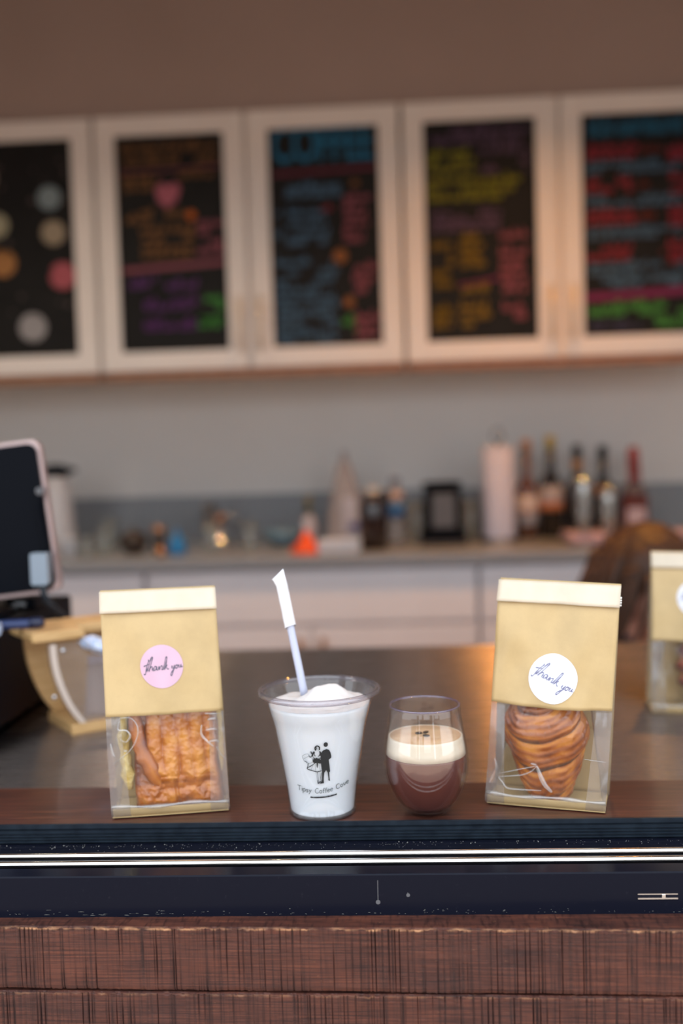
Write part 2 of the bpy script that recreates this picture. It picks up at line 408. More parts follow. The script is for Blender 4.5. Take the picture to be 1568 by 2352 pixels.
# slot in the frame face, drip marks and grit
sl = on_y(1510, 2058, FR); bm = bmesh.new()
bx(bm, sl.x - .0145, sl.x + .0145, FR - .0006, FR + .001, sl.z - .0022, sl.z - .0012); bx(bm, sl.x - .0145, sl.x + .0145, FR - .0003, FR + .001, sl.z + .0012, sl.z + .0018)
bx(bm, sl.x + .003, sl.x + .0055, FR - .0008, FR + .001, sl.z - .0012, sl.z + .0012)
from_bm('drain_slot', bm, M['rail'], sill)
vs, fs = [], []
ff = lambda x, y, h: (x, FR - .00005 - h, y)
for (px, py0, py1, r) in ((867, 2022, 2072, 5.5), (936, 2050, 2056, 4.5)):
    a, b = on_y(px, py0, FR), on_y(px + 1, py1, FR)
    stroke_geo(vs, fs, [(a.x, a.z), (b.x, b.z)], .0005, ff, .00003); blob_geo(vs, fs, circ(b.x, b.z, r * .00031, 14), ff, .00004)
from_py('drip_mark', vs, fs, mat('dried_drip', (.10, .10, .11), .6), sill)
vs, fs = [], []
rnd = random.Random(3)
for k in range(420):
    x = rnd.uniform(-.42, .34); big = rnd.random() < .12
    y = SF - .004 - abs(rnd.gauss(0, .006)); r = rnd.uniform(.00012, .00035) * (1.8 if big else 1)
    bmv = [(x + r * cos(a), y + r * sin(a), tz) for a in (0, 2.1, 4.2)] + [(x, y, tz + r * 1.4)]
    o = len(vs); vs += bmv; fs += [(o, o + 1, o + 3), (o + 1, o + 2, o + 3), (o + 2, o, o + 3)]
for k in range(150):      # grime line low on the frame face
    x = rnd.uniform(-.42, .34); z = S - .0405 + abs(rnd.gauss(0, .0016)); l = rnd.uniform(.0003, .0022) * (2.5 if -.28 < x < -.18 else 1); h = rnd.uniform(.00008, .0003)
    o = len(vs); vs += [(x, FR - .0002, z), (x + l, FR - .0002, z + rnd.uniform(-.0002, .0002)), (x + l * .6, FR - .0003, z + h), (x, FR + .0002, z)]; fs += [(o, o + 1, o + 2), (o, o + 2, o + 3)]
g = from_py('grit', vs, fs, M['dirt'], sill); g['kind'] = 'stuff'

def beam_mesh(z_top, z_bot, yfront, depth, x0, x1, seed, wear_top=True, wob=.0006):
    """rough-sawn beam: front face and top as a displaced grid; saw grooves, splintered top edge"""
    rnd = random.Random(seed)
    gr = []; x = x0
    while x < x1:
        gr.append((x, rnd.uniform(.0004, .0010) * (2.0 if rnd.random() < .10 else 1), rnd.uniform(.25, 1.0))); x += rnd.choice((.0018, .0026, .0034, .0046, .006, .009))
    nx = int((x1 - x0) / .00055); nz, nt = 22, 8
    vs, wear, groove = [], [], []
    gi = 0
    for i in range(nx + 1):
        x = x0 + (x1 - x0) * i / nx
        while gi < len(gr) - 1 and gr[gi + 1][0] < x: gi += 1
        gd = 0
        for q in (gi, min(gi + 1, len(gr) - 1)):
            d = abs(x - gr[q][0]); 
            if d < gr[q][1]: gd = max(gd, gr[q][2] * (1 - d / gr[q][1]))
        wv = noise.noise(Vector((x * 9, seed, 0))) * .0016 + noise.noise(Vector((x * 45, seed, 3))) * .0006
        ragged = noise.noise(Vector((x * 160, seed, 7))) * .0011 + noise.noise(Vector((x * 520, seed, 1))) * .0006
        for j in range(nt + 1):      # top, back to front
            f = j / nt; y = yfront + depth * (1 - f) ** 1.6
            z = z_top + noise.noise(Vector((x * 60, y * 200, seed))) * .0004 - (.0006 + abs(ragged)) * max(0, f - .86) / .14
            if j == nt: y += ragged * 1.2
            vs.append((x, y, z)); wv_ = max(0, min(1, (f - .90) / .08)) * (.15 + 1.2 * noise.noise(Vector((x * 90, 5, seed))))
            wear.append(max(0, min(1, wv_)) if wear_top else 0); groove.append(0)
        for j in range(1, nz + 1):   # front, down
            f = (j / nz) ** 1.6; z = z_top - .0006 - abs(ragged) * .8 + (z_bot + wv - z_top) * f
            ge = gd * (0.35 + .9 * max(0, .5 + noise.noise(Vector((x * 30, z * 40, seed + 2)))))
            y = yfront - .0004 + ge * .0014 + noise.noise(Vector((x * 25, z * 60, seed + 9))) * wob + noise.noise(Vector((x * 200, z * 900, seed))) * .00025
            if j == nz: y += .0012
            if j == 1: y += ragged * .8
            vs.append((x, y, z))
            wear.append(max(0, min(1, .58 - j * .18 + noise.noise(Vector((x * 150, z * 60, seed))) * 1.2)) * (1 if wear_top else .3) if j < 3 else 0)
            groove.append(min(1, ge * .85))
        vs.append((x, yfront + depth, z_bot + wv)); wear.append(0); groove.append(1)
        vs.append((x, yfront + depth, z_top)); wear.append(0); groove.append(0)
    c = nt + 1 + nz + 2
    fs = [(i * c + j, (i + 1) * c + j, (i + 1) * c + (j + 1) % c, i * c + (j + 1) % c) for i in range(nx) for j in range(c)]
    fs += [tuple(range(c)), tuple(nx * c + j for j in reversed(range(c)))]
    me = bpy.data.meshes.new('plank'); me.from_pydata(vs, [], fs); me.update(); attr(me, 'wear', wear); attr(me, 'groove', groove)
    bm = bmesh.new(); bm.from_mesh(me); bmesh.ops.recalc_face_normals(bm, faces=bm.faces); bm.to_mesh(me); bm.free()
    return me
wallf = bpy.data.objects['wall_front']
BZ = S - .0418
for k, (zt_, zb_, sd, yo) in enumerate(((BZ, BZ - .0475, 11, 0), (BZ - .0500, BZ - .105, 23, .0004), (BZ - .108, BZ - .165, 31, .001))):
    xa, xb = (-.55, .50)
    o = link('plank', beam_mesh(zt_, zb_, 0, .034, xa, xb, sd, wear_top=(k == 0)), M['beam'], wallf)
    o.location = (0, .7075 + yo + .0012, 0); o.rotation_euler = (0, 0, radians(-1.3))
# beams further along and lower on the wall
for (xa, xb) in ((-2.3, -.552), (.502, 2.3)):
    for zt_, zb_ in ((BZ, BZ - .0475), (BZ - .05, BZ - .105), (BZ - .108, BZ - .165)):
        box('plank', xa, xb, .712 + (.012 if xa < 0 else -.010), .75, zb_, zt_, M['beam'], wallf, .0015)
for k in range(5):
    box('plank', X0, X1, .712, .75, BZ - .168 - .125 * (k + 1) + .003, BZ - .168 - .125 * k, M['beam'], wallf, .0015)

# ------------------------------------------------------------------ stainless front counter
t = thing('service_counter', 'long brushed stainless steel counter behind the window sill', 'counter', (0, 0, 0))
box('worktop', X0 + .02, X1 - .02, SB + .001, CB, CT - .035, CT, M['stainless'], t, .003)
box('carcass', X0 + .02, X1 - .02, SB + .02, CB - .03, 0.0, CT - .036, M['white_laminate'], t, .001)

# ------------------------------------------------------------------ wall cabinets with chalkboard menus
def scribble(rnd, x0, x1, y, h, slant=.25, pitch=None):
    """illegible handwriting: words of loops and uprights"""
    out = []; x = x0; pitch = pitch or h * .55
    while x < x1 - pitch * .6:
        n = rnd.randint(3, 7); pts = []
        for k in range(n):
            if x > x1: break
            hh = h * rnd.choice((.5, .55, .6, 1.0)); pts += [(x, y), (x + pitch * .35 + slant * hh * .3, y + hh), (x + pitch * .7, y + hh * .25)]
            x += pitch
        if len(pts) > 2 and rnd.random() > .16: out.append(catmull(pts, 3))
        x += pitch * .8
    return out
def chalk(name, door, items, bw, bh, bz, y, seed):
    """items: (colour, list of strokes or blobs) on a board bw x bh, origin at lower left"""
    by = {}
    for c, kind, data, wd in items: by.setdefault(tuple(v * (.42 if kind == 's' else .62) for v in c), []).append((kind, data, wd))
    for c, lst in by.items():
        vs, fs = [], []; fn = lambda x, z, h: ((x - .5) * bw, y - h, bz + z * bh)
        for kind, data, wd in lst:
            if kind == 's':
                n = len(data); base = len(vs); fm = lambda x, z, h: ((x), y - h, z)
                stroke_geo(vs, fs, [((p[0] - .5) * bw, bz + p[1] * bh) for p in data], wd * (.50 if n > 2 else 1), fm, .0006)

        key = 'chalk_%d_%d_%d' % tuple(int(v * 1000) for v in c)
        if key not in M: M[key] = mat(key, c, .8)
        for kind, data, wd in lst:
            if kind == 'b':
                v2, f2 = [], []; blob_geo(v2, f2, [((p[0] - .5) * bw, bz + p[1] * bh) for p in data], lambda x, z, h: (x, y - h, z), .0006); from_py('painted_dot', v2, f2, M[key], door)
        if vs: from_py('chalk_lettering', vs, fs, M[key], door)['kind'] = 'stuff'
BW, BH = .332, .640
ORANGE, PINK, PURPLE, GREEN, BLUE, YELLOW, AMBER, RED, MAUVE, MAG = (.46, .20, .06), (.62, .17, .24), (.24, .06, .34), (.14, .62, .12), (.16, .34, .56), (.44, .42, .02), (.50, .30, .02), (.68, .06, .11), (.26, .14, .28), (.42, .03, .20)
CYAN = (.02, .30, .58)
def lines(rnd, col, x0, x1, ys, h, wd=.006):
    out = []
    for y in ys:
        for s in scribble(rnd, x0 + rnd.uniform(0, .03), x1 - rnd.uniform(0, .05), y, h): out.append((col, 's', s, wd))
    return out
def rule(col, y0, y1, wd=.008, x0=.02, x1=.98): return [(col, 's', [(x0, y0), (x1, y1)], wd)]
def disc(col, x, y, r): return [(col, 'b', circ(x, y, r / BW, 24, r / BH), 0)]
rr = random.Random(5)
menus = {}
menus[1] = []
for col, px, py, r in (((.60, .46, .40), .185, .84, .035), ((.33, .42, .46), .775, .735, .036), ((.58, .53, .36), .27, .615, .038), ((.52, .42, .30), .80, .57, .037), ((.62, .28, .09), .315, .435, .041), ((.66, .15, .19), .87, .365, .041), ((.52, .50, .52), .57, .125, .043)):
    menus[1] += disc(col, px, py, r) + [(tuple(min(1, c * 1.3) for c in col), 'b', circ(px, py - .01, .5 * r / BW, 16, .5 * r / BH), 0)]
    menus[1][-1] = (menus[1][-1][0], 'b', menus[1][-1][2], 0)
for k in range(26): menus[1] += disc((.10, .075, .07), rr.uniform(.06, .95), rr.uniform(.05, .96), rr.uniform(.004, .011))
menus[1] = [i for i in menus[1] if not (i[0][0] > .35 and len(i[2]) == 16)]
menus[2] = lines(rr, ORANGE, .05, .95, (.93, .87), .05) + rule(PINK, .835, .85, .004) + lines(rr, ORANGE, .06, .42, (.79, .75), .045) + lines(rr, ORANGE, .55, .9, (.80,), .05)
menus[2] += [(PINK, 'b', [(.46, .66), (.56, .70), (.59, .755), (.55, .785), (.48, .765), (.42, .785), (.36, .75), (.38, .70)], 0)] + lines(rr, ORANGE, .06, .34, (.63, .60), .045) + lines(rr, ORANGE, .42, .66, (.62,), .04)
menus[2] += disc((.75, .16, .01), .68, .625, .014) + lines(rr, ORANGE, .2, .72, (.55, .51, .465, .43), .04, .007) + lines(rr, PINK, .72, .98, (.57, .53, .48, .44), .045, .009)
menus[2] += rule(PINK, .375, .40, .014) + lines(rr, PURPLE, .08, .36, (.32, .29), .06, .008) + lines(rr, PURPLE, .4, .72, (.33, .28), .055, .008) + lines(rr, PURPLE, .2, .72, (.21, .185, .11, .09), .045, .009)
menus[2] += lines(rr, GREEN, .76, .98, (.215, .175), .05, .011) + lines(rr, GREEN, .70, .95, (.12, .095), .05, .012)
menus[3] = rule((.30, .03, .08), .795, .812, .012) + lines(rr, BLUE, .03, .7, (.715, .685), .05, .008) + lines(rr, BLUE, .15, .55, (.60, .55, .50, .465), .045, .009) + lines(rr, BLUE, .03, .12, (.60, .5, .46), .05)
menus[3] += lines(rr, PINK, .66, .92, (.66, .62, .58, .54, .50, .47), .045, .010) + lines(rr, RED, .44, .62, (.62,), .03, .005) + disc((.42, .15, .04), .63, .405, .021) + disc((.25, .09, .02), .78, .74, .012)
menus[3] += lines(rr, BLUE, .03, .6, (.37, .325, .285, .24, .20, .165, .13, .095, .06, .03, .005), .045, .0105) + lines(rr, PINK, .74, .98, (.33, .28, .23, .10, .06, .02), .05, .010) + disc((.42, .15, .04), .70, .19, .016) + lines(rr, GREEN, .62, .78, (.085, .05, .015), .05, .012)
menus[4] = lines(rr, MAUVE, .05, .95, (.94, .90), .05, .006) + lines(rr, MAUVE, .5, .95, (.85, .80, .76), .05, .006) + lines(rr, YELLOW, .03, .46, (.845, .81, .77), .045, .008) + lines(rr, YELLOW, .03, .86, (.715, .675, .64), .05, .0105)
menus[4] += lines(rr, MAUVE, .06, .7, (.565, .53, .50), .04, .006) + lines(rr, AMBER, .05, .26, (.42, .38, .34, .29, .24, .20, .12, .085, .05), .05, .012) + lines(rr, AMBER, .3, .56, (.45, .41, .365, .33), .05, .011) + lines(rr, PINK, .66, .92, (.455, .415, .375, .33, .29, .25, .205, .165, .12, .08), .05, .0105)
menus[4] += rule(MAG, .245, .275, .008, .3, .66) + lines(rr, AMBER, .3, .58, (.21, .13, .09, .05), .05, .009)
menus[5] = lines(rr, CYAN, .06, .95, (.94, .905), .06, .007)
for k, y in enumerate((.82, .665, .52, .355)):
    menus[5] += lines(rr, RED, .03, .5 - .04 * (k % 2), (y - .02, y + .015), .045, .011) + lines(rr, (.30, .03, .02), .5, .75, (y,), .04, .007) + lines(rr, RED, .76, .98, (y + .025, y - .01, y - .04), .05, .012) + lines(rr, BLUE, .03, .9, (y - .085, y - .055), .035, .007)
menus[5] += lines(rr, BLUE, .15, .9, (.235, .21), .05, .009) + rule(MAG, .165, .185, .024, .01) + lines(rr, GREEN, .03, .98, (.105, .08), .05, .010) + lines(rr, GREEN, .62, .98, (.05, .02), .05, .010) + lines(rr, (.10, .10, .22), .05, .5, (.03, .01), .04, .006)

def cabinet_box(x0, x1, z0, z1):
    pass
DW = .4571
xs0 = -.408           # seam between the second and third door
def upper(xc, label, doors, drop=0):
    """double wall cabinet centred on its middle seam; doors = (left menu, right menu)"""
    t = thing('wall_cabinet', label, 'cabinet', (xc, DOOR, 1.452), 0, 'wall cabinets over the back counter')
    w_ = DW - .004; h = .754
    bm = bmesh.new(); bx(bm, -w_, w_, .022, WALL - DOOR - .001, 0, h, .001); from_bm('carcass', bm, M['white_paint'], t)
    box('light_rail', -w_ + .001, w_ - .001, .003, .035, -.026, -.001, M['brown_edge'], t, .001)
    for s, mn in zip((-1, 1), doors):
        d = thing('door', None, None, (s * DW / 2, 0, .002)); d.parent = t
        dw, st = DW - .012, .060
        bm = bmesh.new(); a, b = -dw / 2, dw / 2; zz = h - .004
        bx(bm, a, a + st, 0, .02, 0, zz, .0015); bx(bm, b - st, b, 0, .02, 0, zz, .0015); bx(bm, a + st, b - st, 0, .02, 0, st - .004, .0015); bx(bm, a + st, b - st, 0, .02, zz - st + .004, zz, .0015)
        from_bm('door_frame', bm, M['white_paint'], d)
        box('menu_board', a + st - .002, b - st + .002, .009, .019, st - .006, zz - st + .006, M['chalkboard'], d, 0)
        hx = -s * (dw / 2 - .025)
        vs, fs = [], []; tube_geo(vs, fs, [(hx, -.028, .045), (hx, -.028, .205)], .0055, 8)
        for z in (.07, .18): tube_geo(vs, fs, [(hx, -.028, z), (hx, .002, z)], .004, 6)
        from_py('handle', vs, fs, M['brass'], d, True)
        if mn: chalk('menu', d, menus[mn], BW * .985, BH * .98, st + .004, .009, mn)
        if mn == 3:      # the headline in fat blue letters
            cu = bpy.data.curves.new('headline', 'FONT'); cu.body = 'COFFEE'; cu.size = .150; cu.align_x = 'CENTER'; cu.extrude = .0004; cu.offset = .0022; cu.space_character = .92
            tmp = bpy.data.objects.new('headline', cu); COL.objects.link(tmp); dg = bpy.context.evaluated_depsgraph_get()
            me = bpy.data.meshes.new_from_object(tmp.evaluated_get(dg)); bpy.data.objects.remove(tmp)
            xs = [v.co.x for v in me.vertices]; k = .300 / (max(xs) - min(xs)); mid = (max(xs) + min(xs)) / 2
            for v in me.vertices: v.co = Vector(((v.co.x - mid) * k, v.co.y, v.co.z))
            me.materials.clear(); hd = link('headline_lettering', me, mat('blue_chalk', (.006, .13, .26), .8), d); hd.location = (0, .0085, st + .004 + BH * .835); hd.rotation_euler = (pi / 2, 0, 0)
    return t
upper(xs0 - 2 * DW, 'leftmost white wall cabinet, its board painted with round pastel planets', (None, 1))
upper(xs0, 'white wall cabinet with the blue COFFEE headline on its right menu board', (2, 3))
upper(xs0 + 2 * DW, 'rightmost white wall cabinet, menu boards with yellow and red chalk lines', (4, 5))

# ------------------------------------------------------------------ base cabinets and back counter
t = thing('back_counter', 'long grey speckled stone counter along the back wall', 'counter', (0, 0, 0))
box('slab', X0 + .01, X1 - .01, BF, WALL - .001, BT - .032, BT, M['granite'], t, .004)
box('backsplash', X0 + .01, X1 - .01, WALL - .02, WALL - .0005, BT + .0005, BT + .155, M['granite'], t, .002)
def base_unit(x0, x1, label):
    t = thing('base_cabinet', label, 'cabinet', ((x0 + x1) / 2, BF + .02, 0), 0, 'base cabinets under the back counter')
    hw = (x1 - x0) / 2 - .002
    box('carcass', -hw, hw, .022, WALL - BF - .03, .10, BT - .034, M['white_laminate'], t, .001)
    box('toe_kick', -hw, hw, .07, .09, 0, .10, M['black_paint'], t, 0)
    box('drawer', -hw + .004, hw - .004, 0, .02, .722, BT - .042, M['white_laminate'], t, .002)
    for s in (-1, 1):
        a, b = (-hw + .004, -.002) if s < 0 else (.002, hw - .004)
        d = box('door', a, b, 0, .02, .11, .712, M['white_laminate'], t, .002)
        hx = s * .032; vs, fs = [], []
        tube_geo(vs, fs, [(hx, -.03, .53), (hx, -.03, .685)], .0075, 8)
        for z in (.555, .66): tube_geo(vs, fs, [(hx, -.03, z), (hx, .002, z)], .005, 6)
        from_py('handle', vs, fs, M['bronze'], d, True)
xa = on_y(335, 1380, BF + .02).x; xb = on_y(1100, 1380, BF + .02).x
base_unit(xa - (xb - xa), xa, 'white base cabinet at the left, below the kettle end of the counter')
base_unit(xa, xb, 'white base cabinet in the middle with two bronze door handles')
base_unit(xb, xb + (xb - xa), 'white base cabinet at the right, behind the crouching person')

# ------------------------------------------------------------------ warm ceiling downlights
def downlight(x, y, label, strength, tint=(1, .78, .54)):
    t = thing('downlight', label, 'lamp', (x, y, 2.86), 0, 'ceiling downlights')
    lathe('housing', [(.072, -.0005), (.072, -.14), (.070, -.142), (.066, -.14), (.066, -.012), (.072, -.0005)], M['black_paint'], t, 32, caps=False)  # deep tube added so the beam stays low on the cabinet doors
    me = mat('warm_lens', (.9, .8, .6), .5, emit=tint, estr=strength)
    lathe('lens', [(0, -.030), (.0655, -.030), (.0655, -.022), (0, -.022)], me, t, 32)
downlight(.40, 2.2, 'amber cylinder downlight above the middle of the aisle', LAMP * 7.2, (1, .42, .08))
downlight(.80, 2.2, 'amber cylinder downlight above the crouching person', LAMP * .7, (1, .44, .10))
downlight(-.82, 2.15, 'added warm white fill light above the tip box', LAMP * 4.0)  # this and the next two are unseen lamps added to brighten the room
downlight(-1.75, 2.15, 'added warm white fill light near the left wall', LAMP * 3)
downlight(1.75, 2.15, 'added warm white fill light near the right wall', LAMP * 3)

# ================================================================== FOREGROUND: BAGS
def bag(name, label, loc, rotz, w0, w1, H, D, shear, tilt, seed, sticker, smat, script, imat, spos, srad, srot, wr=1.0, group=None, creases=()):
    t = thing(name, label, 'bag', loc, rotz, group)
    sd = Vector((seed * 3.1, seed * 1.7, seed))
    TF = .455       # where the paper starts on the front
    TOP = .945
    def hd(tt): 
        s = max(0, 1 - tt / .93); return .0022 + (D / 2 - .0022) * (s ** .75)
    def wid(tt): return w0 + (w1 - w0) * tt
    def place(u, y, tt):
        x = u * wid(tt) + shear * tt * H; z = tt * H - tilt * u * wid(tt) * min(1, tt * 1.5)
        return Vector((x, y, z))
    def wrinkle(u, tt, side):
        p = Vector((u * 3.2, tt * 2.6, side * 5)) + sd
        return wr * (noise.noise(p) * .0032 + (noise.noise(p * 2.3) * .0014)) * min(1, tt * 5) * (1 - max(0, tt - .75) * 3.3)
    def front(u, tt, h=0):
        y = -hd(tt) - .0045 * (1 - (2 * u) ** 2) * sin(pi * min(1, tt * 1.1)) + wrinkle(u, tt, 0)
        rr_ = .045                                        # rounded bottom edge
        if tt < rr_: y += (1 - sqrt(max(0, 1 - ((rr_ - tt) / rr_) ** 2))) * .008
        return place(u, y - h, tt)
    def back(u, tt):
        return place(u, hd(tt) + wrinkle(u, tt, 1) * .5, tt)
    # kraft upper front, clear lower front
    grid('paper_front', 28, 30, lambda a, b: front(a - .5, TF + (TOP - TF) * b), M['kraft'], t, thick=.00025)
    grid('film_window', 40, 40, lambda a, b: front(a - .5, .0 + (TF + .004) * b, .0) , M['film'], t)
    grid('back_panel', 16, 30, lambda a, b: back(.5 - a, TOP * b), M['kraft_side'], t, thick=.0003)
    for s in (-1, 1):       # pleated side gussets
        def gus(a, b, s=s):
            tt = TOP * .985 * b; f = front(s * .5, tt); k = back(s * .5, tt); p = f.lerp(k, a)
            inn = (1 - abs(2 * a - 1)) * (.004 + .020 * min(1, tt * 1.6)); p.x -= s * inn
            p.x += .0012 * noise.noise(Vector((a * 3, tt * 9, s)) + sd) * (1 - abs(2 * a - 1)); return p
        grid('gusset', 12, 24, gus, M['film_side'], t)
        # flat seal flange on the front next to the gusset
        grid('seal_flange', 6, 24, lambda a, b, s=s: front(s * (.5 - .165 * a * (1 - .25 * b)), .012 + (TF - .02) * b, .0006), M['film_side'], t)
    # kraft base card
    bm = bmesh.new(); nb = [bm.verts.new(tuple(front(u, .05) + Vector((0, .002, -.05 * H + .0012)))) for u in (-.49, -.2, .2, .49)] + [bm.verts.new(tuple(back(u, 0) + Vector((0, -.001, .0012)))) for u in (.49, .2, -.2, -.49)]
    f0 = bm.faces.new(nb); ex = bmesh.ops.extrude_face_region(bm, geom=[f0]); bmesh.ops.translate(bm, verts=[v for v in ex['geom'] if isinstance(v, bmesh.types.BMVert)], vec=(0, 0, .0008))
    from_bm('base_card', bm, M['kraft'], t)
    grid('base_fold', 24, 6, lambda a_, b_: front((a_ - .5) * .97, .006 + .042 * b_, -.0010), M['kraft'], t, thick=.0003)
    # bottom hem of the film: a soft roll added as a bright highlight line
    vs, fs = [], []; tube_geo(vs, fs, [front((u / 20 - .5) * .99, .056 + .004 * sin(u * .5 + seed), .0006) for u in range(21)], [.0016 + .0005 * sin(u) for u in range(21)], 8); from_py('film_hem', vs, fs, M['crease'], t, True)
    for cr, wd in creases:
        p2 = catmull(cr, 5); n_ = len(p2); vs, fs = [], []; tube_geo(vs, fs, [front(u, tt, .0005) for u, tt in p2], [wd * 1.35 * (.35 + .65 * sin(pi * (i + .5) / n_)) for i in range(n_)], 8, .45); from_py('film_crease', vs, fs, M['crease'], t, True)
    # folded top flap, leaning forward a touch
    def flap(a, b):
        u = (a - .5) * 1.012; tt = .907 + .093 * b
        cut = .015 * max(0, b - .55) * (1 if a > .5 else -1)
        p = place(u, 0, tt); base = front(u / 1.012, .907); yf = base.y - .0030 + .0075 * b + .0006 * noise.noise(Vector((u * 8, 2, seed)))
        return Vector((p.x, yf, p.z))
    grid('fold_flap', 24, 6, flap, M['kraft_pale'], t, thick=.0012, smooth=True)
    grid('top_edge', 24, 4, lambda a, b: place((a - .5) * 1.006, .0055 + .0005 * b, .90 + .104 * b), M['kraft'], t, thick=.0006)
    if seed == 2:
        bm = bmesh.new()
        for k in range(4):
            p = place(.506, -.002, .915 + .011 * k); bx(bm, p.x - .0014, p.x + .0012, p.y - .0015, p.y + .0015, p.z - .0007, p.z + .0007, .0003)
        from_bm('zip_end', bm, mat('zip_white', (.85, .84, .82), .4), t)
    # sticker
    cu_, ct_ = spos
    def onf(x, z, h): return front(cu_ + x / wid(ct_), ct_ + z / H, .0005 + h)
    vs, fs = [onf(0, 0, .00012)], []
    for ring in range(1, 11):
        for k in range(40): a = 2 * pi * k / 40; vs.append(onf(srad * ring / 10 * cos(a), srad * ring / 10 * sin(a), .00012))
    for k in range(40): fs.append((0, 1 + k, 1 + (k + 1) % 40))
    for ring in range(9):
        for k in range(40): a, b = 1 + ring * 40, 1 + (ring + 1) * 40; fs.append((a + k, b + k, b + (k + 1) % 40, a + (k + 1) % 40))
    st = from_py('sticker', vs, fs, smat, t, False); st['label'] = sticker
    md = st.modifiers.new('thickness', 'SOLIDIFY'); md.thickness = .00012; md.offset = -1
    # handwriting
    c_, s_ = cos(srot), sin(srot); vs, fs = [], []; k = srad / 50.
    for pts in script:
        p2 = [((x * c_ - z * s_) * k, (x * s_ + z * c_) * k) for x, z in catmull(pts, 5)]
        wd = [.00055 + .0005 * max(0, sin(i * .7)) for i in range(len(p2))]
        stroke_geo(vs, fs, p2, wd, lambda x, z, h: onf(x, z, .0003 + h), .00006)
    tx = from_py('lettering', vs, fs, imat, st); tx['label'] = 'handwritten words thank you'
    return t, front
# "thank you" on a 100-unit-wide disc, drawn as pen strokes
THANK = [[(-43, -14), (-40, -16), (-37, -8), (-33, 6), (-28, 16), (-30, 18)], [(-42, 3), (-34, 6), (-27, 8)],
         [(-35, -9), (-30, 2), (-24, 16), (-20, 24), (-18, 22), (-23, 8), (-30, -9), (-26, -2), (-22, 2), (-20, -1), (-21, -7), (-17, -8)],
         [(-10, 0), (-14, 2), (-17, -3), (-16, -8), (-12, -5), (-9, 1), (-10, -6), (-7, -7), (-3, 1), (-4, -7), (-1, -1), (3, 2), (4, -2), (3, -7), (7, -6)],
         [(6, -8), (10, 4), (15, 19), (18, 20), (15, 8), (9, -8), (13, -1), (17, 3), (14, -1), (17, -7), (20, -6)]]
YOU = [[(22, 1), (21, -5), (25, -5), (28, 2), (26, -6), (22, -16), (18, -22), (17, -18), (24, -9), (30, -4)], [(34, 2), (30, -1), (31, -6), (35, -4), (35, 1), (38, 0)], [(39, 2), (38, -4), (42, -4), (44, 2), (44, -4), (48, -3)]]
SCRIPT = [[(x * .93 - 2.5, z) for x, z in st] for st in THANK] + [[(x * .95 + 3.5, z - 1) for x, z in st] for st in YOU]
bl_c = on_z(255, 1886, S); br_c = on_z(530, 1866, S)
def bag_base(pl, pr, D):
    """base-front corners -> origin (middle of base) and heading"""
    d = (pr - pl); a = atan2(d.y, d.x); w_ = d.length; nrm = Vector((-sin(a), cos(a), 0)); return (pl + pr) / 2 + nrm * D / 2, a, w_
D1 = .052
c, a, wl = bag_base(bl_c, br_c, D1)
bagL, frontL = bag('pastry_bag', 'kraft paper bag with a pink thank you sticker, left of the tall cup', (c.x, c.y, S), a, .100, .0985, .192, D1, -.030, .0, 1, 'round pink sticker', M['sticker_pink'], SCRIPT, M['ink_script'], (.0, .665), .0182, radians(2), .9, group='paper pastry bags', creases=(
    ([(-.40, .445), (-.30, .450), (-.24, .42), (-.235, .375), (-.28, .325), (-.36, .285), (-.47, .245)], .0012), ([(-.38, .44), (-.40, .40), (-.33, .395), (-.30, .37), (-.34, .345), (-.39, .36)], .0007), ([(-.47, .34), (-.46, .30), (-.44, .28)], .0009),
    ([(.34, .448), (.40, .446), (.45, .444)], .0016), ([(.36, .42), (.41, .425), (.44, .418)], .0022), ([(.34, .375), (.40, .38), (.44, .372)], .0022), ([(.36, .325), (.41, .328), (.45, .32)], .0022), ([(.31, .40), (.30, .36), (.34, .33), (.40, .30)], .0009), ([(.42, .30), (.46, .26), (.50, .235)], .0012), ([(-.36, .31), (-.33, .305)], .0018)))  # short thick ones at the right stand in for film highlights
cR, aR, wr_ = bag_base(on_z(1112, 1850, S), on_z(1390, 1873, S), D1)
bagR, frontR = bag('pastry_bag', 'kraft paper bag with a white thank you sticker, beside the short glass', (cR.x, cR.y, S), aR, .1005, .101, .190, D1, .070, .045, 2, 'round white sticker', M['sticker_white'], SCRIPT, M['ink_script2'], (.010, .585), .0203, radians(-24), 1.9, group='paper pastry bags', creases=(
    ([(-.40, .145), (-.28, .165), (-.15, .185), (-.08, .195)], .0009), ([(-.40, .130), (-.36, .11), (-.31, .085), (-.18, .085), (-.03, .088)], .0013), ([(-.08, .195), (-.12, .17), (-.20, .150), (-.30, .140), (-.40, .130)], .0010), ([(-.08, .195), (-.04, .15), (.0, .115), (.06, .085)], .0016), ([(-.08, .20), (-.13, .205)], .0015), ([(-.44, .21), (-.42, .17), (-.45, .13), (-.47, .10)], .0012), ([(.30, .24), (.40, .235), (.48, .23)], .0007)))
b3 = on_z(1490, 1636, CT); 
c3, a3 = Vector((b3.x + .056, b3.y + .012, 0)), radians(-8)
bag3, front3 = bag('pastry_bag', 'blurred kraft paper bag standing on the steel counter at the right edge', (c3.x, c3.y, CT), a3, .104, .100, .186, .058, .02, .03, 3, 'round white sticker', M['sticker_white'], SCRIPT, M['ink_script2'], (-.02, .72), .0203, radians(-10), .8, group='paper pastry bags')

# ------------------------------------------------------------------ pastries
def fbm(p, o=3):
    v, a = 0, 1
    for _ in range(o): v += a * noise.noise(p); p = p * 2.1; a *= .5
    return v
